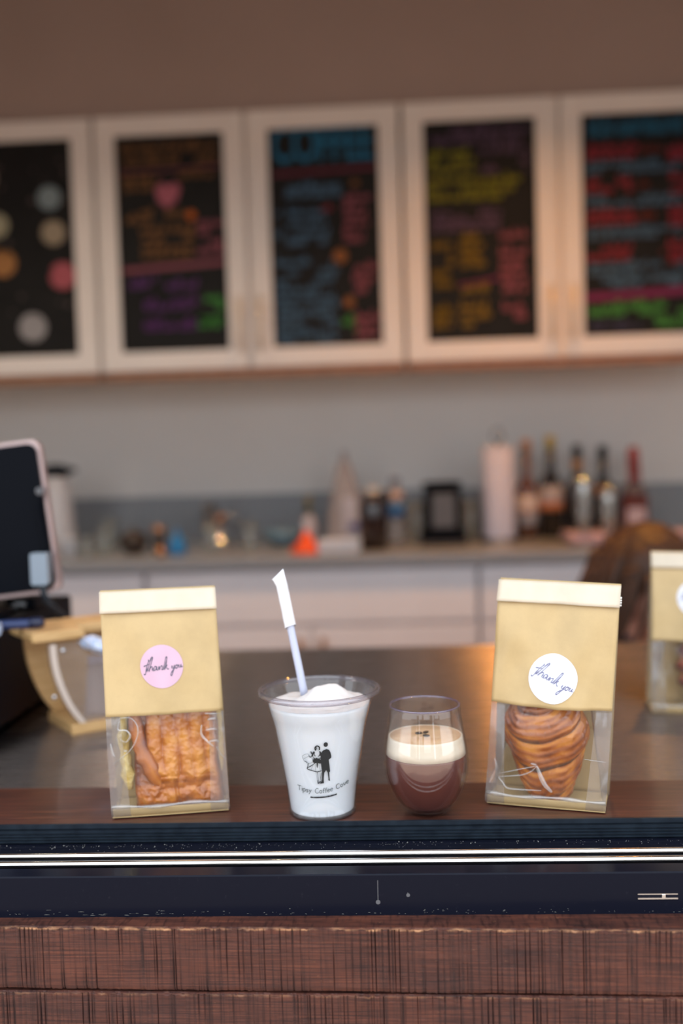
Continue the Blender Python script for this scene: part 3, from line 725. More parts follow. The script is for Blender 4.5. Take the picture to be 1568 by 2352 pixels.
# puff pastry pocket: slab with folded strips over a custard filling
pt = thing('puff_pastry', 'golden puff pastry pocket with folded strips inside the pink-sticker bag', 'pastry', (c.x + .002, c.y - .002, S + .0022), a)
PT = Matrix.Rotation(radians(-6), 4, 'X')
RIDGE = ((-.0165, .0075), (-.0040, .0082), (.0085, .0074), (.0200, .0078), (.0310, .0066))
def ridge(x, v):
    """fold height 0..1 across the strips; the folds fade into the sealed hem"""
    h = 0
    for k, (c0, w_) in enumerate(RIDGE):
        cx_ = c0 - .004 * (v - .3) + .0012 * sin(v * 9 + k * 2); d_ = abs(x - cx_) / w_
        if d_ < 1: h = max(h, sqrt(1 - d_ * d_) * (1 - .25 * max(0, noise.noise(Vector((k * 3, v * 6, 1))))))
    return h * min(1, max(0, (v - .20 - .03 * sin(x * 300)) / .10))
def slab(a_, b_, front_side):
    u, v = a_ - .5, b_; p = Vector((u * 3, v * 4, 3)); hw = .0385 * (1 - .06 * v) * (1 + .03 * fbm(p))
    x = u * 2 * hw; ex = min(1, max(0, (1 - abs(2 * u)) * 7)); ez = min(1, v * 12 + .05) * min(1, (1 - v) * 12 + .05); edge = sqrt(max(0, 1 - (1 - ex) ** 2)) * sqrt(max(0, 1 - (1 - ez) ** 2))
    th = .0085 + .0018 * fbm(p * 2.2)
    if front_side:
        lump = max(0, 1 - abs(v - .12) / .16); th += .0054 * ridge(x, v) + .0030 * lump ** .5 * (1 + .6 * fbm(Vector((x * 130, v * 11, 6)))) - .0028 * math.exp(-((x + .001 + .004 * v) / .0016) ** 2) * (1 if v < .26 else 0)
    return PT @ Vector((x + .0025 + (.003 * (1 - v)), (-th if front_side else th * .8) * edge, v * .096))
def slab_bake(a_, b_):
    u, v = a_ - .5, b_; x = u * 2 * .0385 * (1 - .06 * v); r = ridge(x, v)
    base = (.66 - .42 * r ** 1.2) if v > .22 else .44 + .24 * fbm(Vector((x * 90, v * 12, 4)))
    return base + .20 * max(0, v - .5) + .12 * fbm(Vector((a_ * 6, b_ * 9, 1))) + .55 * max(0, abs(u) * 2 - .80) * 3 + (.30 if b_ < .03 else 0)
grid('crust', 130, 130, lambda a_, b_: slab(a_, b_, True), M['pastry'], pt, attrs={'bake': slab_bake})
gB = grid('crust_back', 20, 20, lambda a_, b_: slab(1 - a_, b_, False), M['pastry'], pt, attrs={'bake': lambda a_, b_: .6})
def strip_pastry(pts, rads, bake, flat=.55, seed=0):
    vs, fs = [], []; pts = catmull(pts, 6)
    n = len(pts); rd = [rads[0] + (rads[1] - rads[0]) * i / (n - 1) for i in range(n)]
    rd = [r * (1 + .16 * noise.noise(Vector((i * .35, seed, 1)))) * (min(1, .30 + .13 * min(i, n - 1 - i))) for i, r in enumerate(rd)]
    tube_geo(vs, fs, [PT @ Vector(p) for p in pts], rd, 14, flat)
    cxs = [sum((vs[14 * i + k] for k in range(14)), Vector()) / 14 for i in range(n)]
    vs = [cxs[i // 14] + (v - cxs[i // 14]) * (1 + .30 * fbm(v * 130) + .10 * cos(3 * 2 * pi * (i % 14) / 14)) for i, v in enumerate(vs)]
    o = from_py('strip', vs, fs, M['pastry'], pt, True); me = o.data
    attr(me, 'bake', [bake + .26 * abs(sin(2 * pi * (i % 14) / 14)) + .34 * noise.noise(Vector((v[0] * 120, v[1] * 60, v[2] * 70))) for i, v in enumerate(vs)])
strip_pastry([(-.010, -.0095, .020), (-.017, -.0125, .032), (-.025, -.0118, .050), (-.0300, -.0098, .070), (-.0315, -.008, .094)], (.0040, .0030), .44, 1.9, 1)
for (cx_, rx, z0_, z1_) in ((-.0375, .0062, .016, .096), (.0400, .0040, .02, .09)):
    vs, fs = [], []; pts = [(cx_ - (.004 if cx_ < 0 else -.001) * (1 - abs(2 * i / 12 - 1)), -.001, z0_ + (z1_ - z0_) * i / 12) for i in range(13)]
    tube_geo(vs, fs, [PT @ Vector(p) for p in pts], [rx * (.5 + .5 * sin(pi * (i + .6) / 13.2)) * (1 + .75 * noise.noise(Vector((i * 1.3, cx_ * 99, 0)))) for i in range(13)], 12, .8)
    from_py('custard_filling', vs, fs, M['filling'], pt, True)
# cruffin: coiled croissant dough, wider at the top
cf = thing('cruffin', 'coiled golden brown croissant bun inside the white-sticker bag', 'pastry', (cR.x + .0035, cR.y + .0005, S + .0022), aR)
def cr_r(z):      # profile radius
    f = z / .088; return (.0165 + .0225 * min(1, f / .66) ** .85) if f < .66 else .039 * sqrt(max(.02, 1 - ((f - .66) / .40) ** 2))
def cr_phase(th, z):
    d = th + pi / 2 + .12          # 0 at the camera side
    return z * 37 + .15 - .95 * (1 - cos(d)) - .10 * sin(2 * d) + .22 * noise.noise(Vector((cos(d) * 1.2, sin(d) * 1.2, z * 16)))
def cr_pt(a_, b_):
    th, z = 2 * pi * a_, .088 * b_; q = cr_phase(th, z); ph = q % 1.0
    ridge_ = (1 - ph) ** .6 * min(1, ph * 6)
    r = cr_r(z) * .87 + .0042 * ridge_ + .00022 * sin(ph * 25) + .0012 * fbm(Vector((cos(th) * 3, sin(th) * 3, z * 60)))
    if b_ < .06: r *= .80 + .20 * sqrt(b_ / .06)
    return Vector((r * cos(th) - .004 + .02 * (.088 - z), r * sin(th) * .58, z))
def cr_fill(a_, b_):
    th, z = 2 * pi * a_, .088 * b_; q = cr_phase(th, z); ph = q % 1.0; k = int(math.floor(q)); d = (th + pi / 2 + pi) % (2 * pi) - pi
    wv = (.95 if k == 1 else .75 if d < -.1 else .15) + .5 * noise.noise(Vector((cos(th) * 3, sin(th) * 3, k * 3.3)))
    edge_ = max(max(0, min(1, 1.35 - ph / .13)), max(0, (ph - .95) * 20)); return edge_ * max(0, min(1, wv))
def cr_bake(a_, b_):
    th, z = 2 * pi * a_, .088 * b_; ph = cr_phase(th, z) % 1.0
    return .52 - .30 * math.exp(-((ph - .85) / .12) ** 2) + .13 * sin(ph * 25 + 3 * noise.noise(Vector((cos(th) * 2, sin(th) * 2, z * 30)))) + .30 * noise.noise(Vector((cos(th) * 2.5, sin(th) * 2.5, z * 35)))
o = grid('coil', 200, 170, cr_pt, M['cruffin'], cf, attrs={'bake': cr_bake, 'fill': cr_fill})
# pastry in the third bag
p3 = thing('croissant', 'dark glazed pastry inside the blurred bag at the right edge', 'pastry', (c3.x + .012, c3.y, CT + .0022), a3)
def p3f(a_, b_):
    th, z = 2 * pi * a_, .085 * b_; r = (.018 + .020 * sin(pi * min(1, b_ * .75 + .12))) * (1 - .9 * max(0, b_ - .9) * 9) * (1 + .08 * sin(z * 330 + 2 * cos(th)))
    return Vector((r * cos(th) + .012 - .1 * z, r * sin(th) * .62, z))
grid('coil', 40, 40, p3f, baked('dark_bake', (.42, .16, .10), (.26, .06, .035), (.10, .02, .012)), p3, attrs={'bake': lambda a_, b_: .5 + .4 * sin(b_ * 28 + 2 * cos(a_ * 6.28))})
grid('icing', 20, 14, lambda a_, b_: p3f(.70 + .13 * a_, .30 + .55 * b_) * 1.0 + Vector((0, -.0016, 0)), mat('icing', (.62, .42, .48), .4), p3, thick=.0012)

# ------------------------------------------------------------------ tall cup
cb = on_z(741, 1861, S)
cup = thing('plastic_cup', 'tall clear plastic cup of white frothy drink with a couple printed on it', 'cup', (cb.x, cb.y, S))
CUP = [(.0285, 0), (.0288, .003), (.0280, .0042), (.0305, .024), (.0345, .049), (.0390, .075), (.0413, .084), (.0420, .0855), (.0434, .092), (.0462, .1005), (.0468, .103)]
def cup_r(z):
    for (r0, z0), (r1, z1) in zip(CUP[2:], CUP[3:]):
        if z <= z1: return r0 + (r1 - r0) * (z - z0) / (z1 - z0)
    return CUP[-1][0]
rim = [(.0468 + .0028 + .0028 * cos(pi + k * 2 * pi / 14), .1045 + .0026 * sin(pi + k * 2 * pi / 14)) for k in range(14)]
inner = [(max(0, r - .0007), z + (.0008 if z < .01 else 0)) for r, z in reversed(CUP)]
lathe('cup_wall', [(0, 0.0015), (.024, .0015), (.026, 0)] + CUP + [(.0470, .1040), (.0464, .104)] + inner + [(0, .0025)], M['cup_plastic'], cup, 72, caps=False)
lathe('rolled_rim', rim + [rim[0]], M['rim'], cup, 72, caps=False)
fillp = [(0, .0032), (.0268, .0034)] + [(r - .0010, z) for r, z in CUP[2:8]] + [(.0424, .0915), (.0428, .0945)]
def mound(r, th):
    x, y = r * cos(th), r * sin(th)
    h = .0955 + .0125 * math.exp(-((x - .001) ** 2 + (y + .004) ** 2) / .00022) + .0085 * math.exp(-((x - .016) ** 2 + (y - .004) ** 2) / .00012) + .0012 * fbm(Vector((x * 90, y * 90, 2)))
    return h if r < .040 else h - (r - .040) * .35
seg = 72; vs, fs = [], []
for r, z in fillp:
    for k in range(seg): vs.append((r * cos(2 * pi * k / seg), r * sin(2 * pi * k / seg), z))
for i in range(len(fillp) - 1):
    for k in range(seg): fs.append((i * seg + k, i * seg + (k + 1) % seg, (i + 1) * seg + (k + 1) % seg, (i + 1) * seg + k))
fs.append(tuple(reversed(range(seg))))
fs.append(tuple((len(fillp) - 1) * seg + k for k in range(seg)))
from_py('milk_drink', vs, fs, M['milk'], cup, True)
grid('froth', 72, 26, lambda a_, b_: Vector(((.0428 * (1 - b_)) * cos(2 * pi * a_), (.0428 * (1 - b_)) * sin(2 * pi * a_), mound(.0428 * (1 - b_), 2 * pi * a_))), M['froth'], cup)
# straw with the torn end of its paper sleeve
s0 = on_y(696, 1580, cb.y + .012); s1 = on_y(667, 1440, cb.y + .016); s2 = on_y(640, 1330, cb.y + .020)
straw = thing('straw', 'pale frosted straw leaning in the tall cup, its upper end in white paper', 'straw', (s0.x, s0.y, s0.z - .012))
o0 = Vector(straw.location); dr = (s1 - s0).normalized()
tube('shaft', [(s0 - o0) - dr * .006, (s0 - o0), (s1 - o0), (s2 - o0)], .0034, M['straw'], straw, 20)
vs, fs = [], []; seg = 20
side = Vector((dr.z, 0, -dr.x)).normalized(); dep = dr.cross(side)
L_ = (s2 - s1).length + .004
for i in range(15):
    f = i / 14; p = (s1 - o0) + dr * (L_ * f) ; flat_ = 0 if f < .80 else (f - .80) / .20
    ra, rb = .0050 * (1 + .25 * flat_), .0050 * (1 - .88 * flat_)
    for k in range(seg):
        a_ = 2 * pi * k / seg; wob = 1 + .05 * noise.noise(Vector((f * 9, k * .5, 1)))
        q = p + side * (ra * wob * cos(a_) - .0022 * flat_) + dep * (rb * wob * sin(a_))
        if i == 14: q += dr * (.004 * cos(a_) + .0015 * noise.noise(Vector((k, 3, 1))))
        if i == 0: q += dr * (.0016 * cos(a_ + 1.0))
        vs.append(q)
for i in range(14):
    for k in range(seg): fs.append((i * seg + k, i * seg + (k + 1) % seg, (i + 1) * seg + (k + 1) % seg, (i + 1) * seg + k))
fs.append(tuple(14 * seg + k for k in range(seg)))
from_py('paper_sleeve', vs, fs, M['wrap'], straw, True)

# printed couple and name on the cup: drawn flat, wrapped on the wall
def print_fn(cx_, cy_, h):
    """crop coordinates of the print (1568 units = 65 mm) -> point on the cup wall"""
    X = (cx_ / 8.711 + 660 - 741.0 + (cy_ / 8.711 + 1680 - 1862) * -.030) * .3655 / 1000
    z = (1862 - (cy_ / 8.711 + 1680)) * .3655 / 1000 / .956 + .0085
    r = cup_r(z) + .00018 + h; r2 = max(r, abs(X) + 1e-5); a_ = asin(max(-.98, min(.98, X / r2)))
    a_ += .081; return Vector((r * sin(a_), -r * cos(a_), z))   # the print is turned a little to the right
def hr(pts): return [(x, y) for x, y in pts]
ink_v, ink_f = [], []; soft_v, soft_f = [], []
def dense(poly, n=3):
    out = []
    for i in range(len(poly)):
        p, q = poly[i], poly[(i + 1) % len(poly)]
        for k in range(n): out.append((p[0] + (q[0] - p[0]) * k / n, p[1] + (q[1] - p[1]) * k / n))
    return out
B = lambda poly: blob_geo(ink_v, ink_f, poly, print_fn, .00004)
# the man, from behind
B(circ(763, 232, 42, 18, 46))
B([(775, 318), (830, 342), (858, 400), (872, 470), (868, 505), (822, 535), (838, 660), (850, 780), (800, 790), (770, 740), (735, 790), (690, 760), (668, 600), (662, 470), (670, 400), (705, 350)])
B([(690, 760), (735, 785), (722, 900), (728, 1000), (650, 1008), (648, 985), (690, 960)])
B([(800, 785), (832, 780), (838, 900), (850, 965), (812, 948), (818, 920)])
# the woman: hair, shoulders, waist, ribbon
def SK(pts, wd, soft=False, sub=4):
    p = catmull(pts, sub)
    stroke_geo(soft_v if soft else ink_v, soft_f if soft else ink_f, p, wd, lambda x, y, h: print_fn(x, y, h), .00004)
SK([(560, 340), (552, 290), (580, 255), (612, 255), (640, 285), (636, 335)], 24)
SK([(565, 345), (578, 300), (572, 270)], 18); SK([(605, 330), (610, 290)], 10, True); SK([(590, 352), (622, 348), (632, 325)], 8, True)
SK([(540, 365), (505, 420), (500, 465)], 34); SK([(640, 360), (662, 400), (660, 450)], 28)
SK([(545, 372), (538, 420), (560, 458)], 14); SK([(648, 395), (640, 440), (610, 462)], 14)
SK([(520, 480), (535, 505), (562, 500)], 16); SK([(610, 500), (635, 515), (658, 490)], 16)
B([(500, 520), (560, 510), (590, 480), (612, 515), (668, 528), (690, 600), (640, 605), (600, 585), (548, 600), (512, 575)])
B([(584, 590), (612, 590), (606, 650), (600, 700), (586, 660)])
# skirt and legs
SK([(545, 600), (480, 650), (400, 695), (420, 725), (500, 745), (590, 770), (680, 748)], 15)
SK([(430, 600), (410, 660), (398, 700)], 11); SK([(530, 610), (500, 660), (480, 730)], 9, True); SK([(560, 610), (560, 690), (566, 755)], 8, True); SK([(625, 615), (640, 690), (655, 745)], 8, True)
SK([(570, 780), (590, 880), (604, 990)], 8, True); SK([(600, 780), (612, 880), (620, 985)], 8); SK([(650, 780), (655, 880), (660, 985)], 8, True)
SK([(600, 940), (612, 1000), (640, 985), (655, 960), (690, 985)], 17); SK([(680, 790), (668, 900), (690, 970)], 9)
# bouquet and veil
SK([(455, 380), (478, 372), (490, 395), (470, 405)], 18); SK([(430, 445), (460, 480), (480, 455)], 14)
SK([(300, 470), (330, 440), (400, 412), (440, 440)], 10, True); SK([(300, 470), (340, 560), (390, 590), (410, 640)], 10, True); SK([(330, 520), (400, 475), (450, 450)], 9, True); SK([(390, 590), (450, 600), (510, 570)], 10, True); SK([(450, 470), (500, 500), (505, 560)], 10, True); SK([(350, 560), (400, 585)], 14)
pr = from_py('couple_print', ink_v, ink_f, M['ink'], cup); pr['label'] = 'black printed couple emblem'
from_py('couple_print_fine', soft_v, soft_f, M['ink_soft'], cup)
# lettering: Tipsy Coffee Cove, and an unreadable smaller line
tx_v, tx_f = [], []
GL = {'T': [[(0, 10), (8, 10)], [(4, 10), (4, 0)]], 'i': [[(1, 6), (1, 0)], [(1, 8.4), (1, 9)]], 'p': [[(0, 6), (0, -4)], [(0, 5), (3, 6.5), (5, 4), (4, 1), (0, .5)]], 's': [[(4, 5.5), (1.5, 6), (.8, 4), (3.8, 2.4), (3, .3), (0, .6)]],
      'y': [[(0, 6), (2, 1.5)], [(5, 6), (2.4, 1), (0, -3.5)]], 'C': [[(7, 8.5), (4, 10), (1, 7.5), (.2, 4), (2, .8), (5, 0), (7.5, 1.8)]], 'o': [[(2.5, 6), (.4, 4.5), (.4, 1.6), (2.5, 0), (4.7, 1.6), (4.7, 4.5), (2.5, 6)]],
      'f': [[(4.5, 9.3), (2.8, 10), (1.8, 8), (1.8, 0)], [(0, 6), (4, 6)]], 'e': [[(.6, 3.2), (4.6, 3.4), (4.2, 5.6), (2.2, 6), (.4, 4), (.6, 1.2), (2.6, 0), (4.8, 1)]], 'v': [[(0, 6), (2.4, 0), (4.8, 6)]], 'r': [[(0, 6), (0, 0)], [(0, 4), (2, 6), (3.6, 5.6)]]}
ADV = {'T': 9, 'i': 3, 'p': 6.6, 's': 6, 'y': 7, 'C': 9.4, 'o': 6.6, 'f': 5, 'e': 6.4, 'v': 6.2, ' ': 6}
text = 'Tipsy Coffee Cove'; tot = sum(ADV[ch] for ch in text); sc = 1030 / tot; x = 205
for ch in text:
    f = (x + ADV[ch] * sc * .5 - 205) / 1030; yb = 1150 + 50 * (1 - ((f - .45) / .5) ** 2) - 60 * max(0, f - .55) / .45; rotk = -.10 if f > .6 else (.12 if f < .25 else 0)
    for st in GL.get(ch, []):
        pts = [(x + gx * sc, yb - gy * sc * 1.05 + rotk * gx * sc) for gx, gy in (catmull(st, 4) if len(st) > 2 else st)]
        stroke_geo(tx_v, tx_f, pts, 11 if 470 < x < 960 else 12, print_fn, .00004)
    x += ADV[ch] * sc
from_py('name_lettering', tx_v, tx_f, mat('dark_grey_ink', (.10, .12, .125), .5), cup)['label'] = 'grey hand-drawn lettering Tipsy Coffee Cove'  # name lettering in one even dark grey
sv, sf = [], []; rnd = random.Random(8); x = 465
while x < 985:
    f = (x - 465) / 520; yb = 1300 + 14 * (1 - (2 * f - 1) ** 2) - 34 * f; wv = rnd.uniform(10, 20)
    stroke_geo(sv, sf, [(x, yb), (x + wv * .3, yb - 30 - rnd.uniform(0, 8)), (x + wv * .6, yb - 4), (x + wv, yb - 26)], 12, print_fn, .00004); x += wv + 4
from_py('tagline_print', sv, sf, M['ink'], cup)

# ------------------------------------------------------------------ short glass
gb = on_z(981, 1863, S)
gl = thing('stemless_glass', 'short rounded glass of dark mocha drink topped with cream', 'glass', (gb.x, gb.y, S))
def gr(z):
    pts = [(.0, .0165), (.004, .0205), (.012, .0268), (.022, .0318), (.034, .0350), (.044, .0357), (.054, .0349), (.066, .0330), (.078, .0311), (.091, .0298)]
    for (z0, r0), (z1, r1) in zip(pts, pts[1:]):
        if z <= z1:
            f = (z - z0) / (z1 - z0); return r0 + (r1 - r0) * f
    return pts[-1][1]
zs = [.0, .001, .004, .008, .012, .017, .022, .028, .034, .039, .044, .049, .054, .060, .066, .072, .078, .085, .0905]
outer = [(0, .0012), (.012, .0010), (.0155, 0)] + [(gr(z) + (.0 if z else -.0005), z + .0003) for z in zs]
lip = [(.0295, .0915), (.0290, .0917), (.0285, .0913)]
innerp = [(gr(z) - .0014, z) for z in reversed(zs) if z >= .004]
lathe('glass_wall', outer + lip + innerp + [(.015, .0032), (0, .003)], M['glass'], gl, 72, caps=False)
FZ, FT = .0505, .0655
lathe('lip', [(.0300 + .0009 * cos(k * 2 * pi / 10) - .0009, .0918 + .0009 * sin(k * 2 * pi / 10)) for k in range(11)], M['lip'], gl, 72, caps=False)
lz = [z for z in zs if .005 <= z < FZ] + [FZ]
lathe('mocha', [(0, .0036), (.015, .004)] + [(gr(z) - .0016, z) for z in lz] + [(0, FZ)], M['coffee'], gl, 64)
lathe('cream_layer', [(0, FZ + .0001)] + [(gr(z) - .00155, z) for z in (FZ + .0001, .056, .060, .064, FT)] + [(gr(FT) - .0022, FT + .0005), (gr(FT) - .0035, FT)], M['cream'], gl, 64)
lathe('crema_top', [(0, FT + .0004), (.015, FT + .0004), (gr(FT) - .0032, FT + .0003), (gr(FT) - .0030, FT - .0002)], M['crema'], gl, 48)
for (dx, dy, a_, lb) in ((-.0055, .002, .1, 'leftmost of the three coffee beans floating on the cream'), (.0005, -.0060, -.35, 'coffee bean floating nearest the front of the glass'), (.0005, .0045, .8, 'coffee bean floating furthest back on the cream')):
    b_ = thing('coffee_bean', lb, 'bean', (gb.x + dx, gb.y + dy, S + FT + .0006), a_, 'coffee beans on the drink')
    grid('half_shell', 16, 10, lambda u, v: Vector((.0032 * cos(2 * pi * u) * sin(pi * v), .0019 * sin(2 * pi * u) * sin(pi * v) * (1 - .25 * math.exp(-(sin(2 * pi * u) * sin(pi * v)) ** 2 * 60) * (1 if v < .5 else 0)), .0014 * (1 + cos(pi * v)) * .6)), M['bean'], b_)

# ================================================================== COUNTER, LEFT: TIP BOX, TILL
TR = radians(37); T0 = on_y(85, 1600, 1.09); E1 = Vector((cos(TR), sin(TR), 0)); EN = Vector((sin(TR), -cos(TR), 0))
def tipx(px, py):
    r = ray(px, py); o = Vector((0, 0, EYE)); k = (T0 - o).dot(EN) / r.dot(EN); p = o + r * k; return (p - T0).dot(E1), p.z
TCX = .088
# side curve of the cup-shaped box, from the photograph's left edge (px) at the front plane
prof_px = [(78, 1478), (84, 1530), (98, 1580), (122, 1630), (152, 1668), (176, 1692), (180, 1706), (172, 1716), (166, 1729)]
left = [tipx(*p) for p in prof_px]; zmin = CT
left = [(x - TCX, max(0, z - zmin)) for x, z in left]; left[-1] = (left[-1][0], 0)
tb = thing('tip_box', 'cup-shaped birch tip box with a clear front, behind the left bag', 'box', (T0.x + E1.x * TCX, T0.y + E1.y * TCX, CT), TR)
out_l = catmull([(x, z) for x, z in left], 4)
TH = out_l[0][1]
DEP = .088
def ring_side(s):
    n = len(out_l); vs, fs = [], []; th = .013
    inn = []
    for i, (x, z) in enumerate(out_l):
        a_, b_ = out_l[max(i - 1, 0)], out_l[min(i + 1, n - 1)]; dx, dz = b_[0] - a_[0], b_[1] - a_[1]; l = sqrt(dx * dx + dz * dz) or 1
        inn.append((x - dz / l * th * (1 if True else 0) , z + dx / l * th))
    inn = [(x + 0, z) for x, z in inn]
    inn = [(o_[0] + th, o_[1]) for o_ in out_l]
    for (ox, oz), (ix, iz) in zip(out_l, inn): vs += [(s * -ox * -1 if s < 0 else -ox, 0, oz), (s * -ix * -1 if s < 0 else -ix, 0, iz), (s * -ix * -1 if s < 0 else -ix, DEP, iz), (s * -ox * -1 if s < 0 else -ox, DEP, oz)]
    vs = [((x if s < 0 else x), y, z) for x, y, z in vs]
    for i in range(n - 1):
        for k in range(4): fs.append((4 * i + k, 4 * i + (k + 1) % 4, 4 * i + 4 + (k + 1) % 4, 4 * i + 4 + k))
    fs += [(0, 1, 2, 3), (4 * n - 1, 4 * n - 2, 4 * n - 3, 4 * n - 4)]
    bm = bmesh.new(); me = bpy.data.meshes.new('x'); me.from_pydata(vs, [], fs); bm.from_mesh(me); bpy.data.meshes.remove(me)
    return from_bm('side_board', bm, M['birch'], tb)
def mirror_pts(pts): return [(-x, z) for x, z in pts]
ring_side(-1); ring_side(1)
xl = out_l[0][0]; xb_ = out_l[-1][0]
box('bottom_board', xb_ + .001, -xb_ - .001, .0005, DEP - .0005, 0, .012, M['birch'], tb, .001)
# lid in two boards with a slot between them
box('lid_board', xl - .002, xl + .058, -.002, DEP + .002, TH, TH + .011, M['birch'], tb, .0015)
box('lid_board', xl + .058, -xl + .002, .030, DEP + .002, TH, TH + .011, M['birch'], tb, .0015)
inn_o = [(x + .012, z) for x, z in out_l if z > .010 and z < TH - .004]
prism('back_board', [(x, z) for x, z in inn_o] + [(-x, z) for x, z in reversed(inn_o)], DEP - .008, DEP - .001, M['birch'], tb)
prism('front_pane', [(x + .004, z) for x, z in inn_o] + [(-x - .004, z) for x, z in reversed(inn_o)], .004, .007, M['acrylic'], tb)
# inner rim behind the pane
vs, fs = [], []
rim_l = [(x + .006, z) for x, z in inn_o]
for x, z in rim_l: vs += [(x, .002, z), (x + .007, .002, z), (x + .007, .0045, z), (x, .0045, z)]
n = len(rim_l)
for i in range(n - 1):
    for k in range(4): fs.append((4 * i + k, 4 * i + (k + 1) % 4, 4 * i + 4 + (k + 1) % 4, 4 * i + 4 + k))
from_py('pane_rim', vs, fs, mat('pale_rim', (.66, .55, .48), .4), tb)
for (px, py) in ((146, 1495), (126, 1602)):
    x, z = tipx(px, py); lathe('screw', [(0, 0), (.0026, 0), (.0030, .0008), (.0018, .0016), (0, .0018)], M['silver'], tb, 14, loc=(x - TCX, .002, z - zmin), rot=(pi / 2, 0, 0))
# glittery blue scrunch lying over the lid slot
gx, gz = tipx(222, 1468)
gl_o = thing('glitter_tuft', 'sparkling pale blue tuft on top of the birch tip box', 'decoration', tuple(T0 + E1 * gx + EN * .006)[:2] + (gz - .006,))
grid('tuft', 40, 24, lambda u, v: Vector((.021 * cos(2 * pi * u) * sin(pi * v), .011 * sin(2 * pi * u) * sin(pi * v), .0085 * cos(pi * v) - .25 * .021 * cos(2 * pi * u) * sin(pi * v))) * (1 + .30 * fbm(Vector((cos(2 * pi * u) * 3, sin(2 * pi * u) * 3, v * 8)), 3)), M['glitter'], gl_o)
# notes in the tip box
nb_ = thing('banknotes', 'loose folded notes lying inside the clear tip box', 'paper', (T0.x + E1.x * TCX - EN.x * .03, T0.y + E1.y * TCX - EN.y * .03, CT + .0125), TR)
for k, (u, h, r) in enumerate(((-.02, .062, .2), (.018, .05, -.25), (.0, .07, .05))):
    grid('note', 10, 10, lambda a_, b_, u=u, h=h, r=r, k=k: Vector((u * .6 + (a_ - .5) * .030 + r * b_ * h * .5, .006 * sin(a_ * 5 + k) + .008 * k - .01, b_ * h)), mat('note_%d' % k, ((.46, .36, .32), (.52, .42, .38), (.55, .47, .50))[k], .7), nb_, thick=.0006)

# black till drawer along the left
dx1 = -.468
cd = thing('cash_drawer', 'black metal cash drawer on the steel counter at the left edge', 'cash drawer', (dx1 - .20, 1.19, CT))
box('body', -.20, .20, -.20, .22, .004, .125, M['black_paint'], cd, .004)
box('drawer_front', -.19, .19, -.206, -.2005, .012, .112, M['black_paint'], cd, .003)
for sx in (-1, 1):
    for sy in (-1, 1): lathe('foot', [(0, 0), (.012, 0), (.012, .005), (0, .005)], M['rubber'], cd, 16, cx=sx * .17, cy=sy * .17)
lathe('lock', [(0, 0), (.008, 0), (.008, .004), (0, .004)], M['silver'], cd, 16, loc=(.0, -.206, .09), rot=(pi / 2, 0, 0))
DT = CT + .125
# tablet till screen seen from behind
ty2 = 1.20
tc = [on_y(*p, ty2) for p in ((-230, 1048), (80, 1026), (153, 1372), (-170, 1392))]
tabl = thing('tablet_till', 'black-backed tablet till screen with a rosy silver rim', 'tablet', ((dx1 - .14), ty2 + .02, DT))
lo = Vector(tabl.location)
ax = (tc[2] - tc[3]).normalized(); up_ = (tc[1] - tc[2]).normalized(); mid = (tc[1] + tc[2]) / 2
hgt = (tc[1] - tc[2]).length; widt = .285
tilt_b = radians(14)
bm = bmesh.new()
def rrect(w_, h_, r, n=6):
    pts = []
    for cx_, cz_, a0 in ((w_ - r, h_ - r, 0), (-w_ + r, h_ - r, pi / 2), (-w_ + r, -h_ + r, pi), (w_ - r, -h_ + r, 3 * pi / 2)):
        for k in range(n + 1): a_ = a0 + pi / 2 * k / n; pts.append((cx_ + r * cos(a_), cz_ + r * sin(a_)))
    return pts
tabc = mid - ax * (widt / 2)
def tab_part(name, w_, h_, y0, y1, m_, r=.012):
    o = prism(name, rrect(w_, h_, r), y0, y1, m_, tabl); 
    e1 = ax; e3 = up_; e2 = e3.cross(e1).normalized() * -1 if e3.cross(e1).y < 0 else e3.cross(e1).normalized()
    o.matrix_local = Matrix.Translation(tabc - lo) @ Matrix((( e1.x, e2.x, e3.x, 0), (e1.y, e2.y, e3.y, 0), (e1.z, e2.z, e3.z, 0), (0, 0, 0, 1)))
    return o
tab_part('rim', widt / 2, hgt / 2, 0, .012, mat('rosy_silver', (.52, .40, .40), .35, .6))
bk = tab_part('back_shell', widt / 2 - .0045, hgt / 2 - .0045, -.004, .001, M['black_paint'])
tab_part('screen', widt / 2 - .006, hgt / 2 - .006, .0118, .0128, mat('screen_glass', (.01, .01, .012), .1))
pc = on_y(97, 1305, ty2 - .01) - lo
plug = prism('cable_plug', [(x + pc.x, z + pc.z) for x, z in rrect(.0105, .0195, .003)], pc.y - .012, pc.y + .002, mat('grey_plug', (.22, .27, .33), .4), tabl)
p1 = on_y(92, 1128, ty2 - .008) - lo; lathe('camera_lens', [(0, 0), (.005, 0), (.005, .003), (.0035, .0035), (0, .002)], mat('lens_ring', (.10, .10, .11), .4), tabl, 18, loc=p1, rot=(pi / 2, 0, 0))
pts = catmull([tuple(on_y(*p, ty2 - .008) - lo) for p in ((105, 1262), (98, 1225), (88, 1170), (92, 1134))], 6)
tube('short_lead', pts, .0028, M['black_paint'], tabl, 8)
pts = catmull([tuple(on_y(px, py, yy) - lo) for px, py, yy in ((98, 1345, ty2 - .012), (104, 1372, ty2 - .012), (130, 1402, ty2), (152, 1422, ty2 + .02))], 8)
tube('cable', pts, .0042, M['rubber'], tabl, 10)
# stand under the tablet
st_top = tabc - lo - up_ * (hgt * .1)
tube('stand_post', [(st_top.x, st_top.y + .03, .004), (st_top.x, st_top.y + .028, .05), tuple(st_top + Vector((0, .012, 0)))], [.02, .016, .014], M['black_paint'], tabl, 16)
lathe('stand_base', [(0, .0005), (.075, .0005), (.075, .006), (.03, .012), (0, .012)], M['black_paint'], tabl, 32, cx=st_top.x, cy=st_top.y + .03)
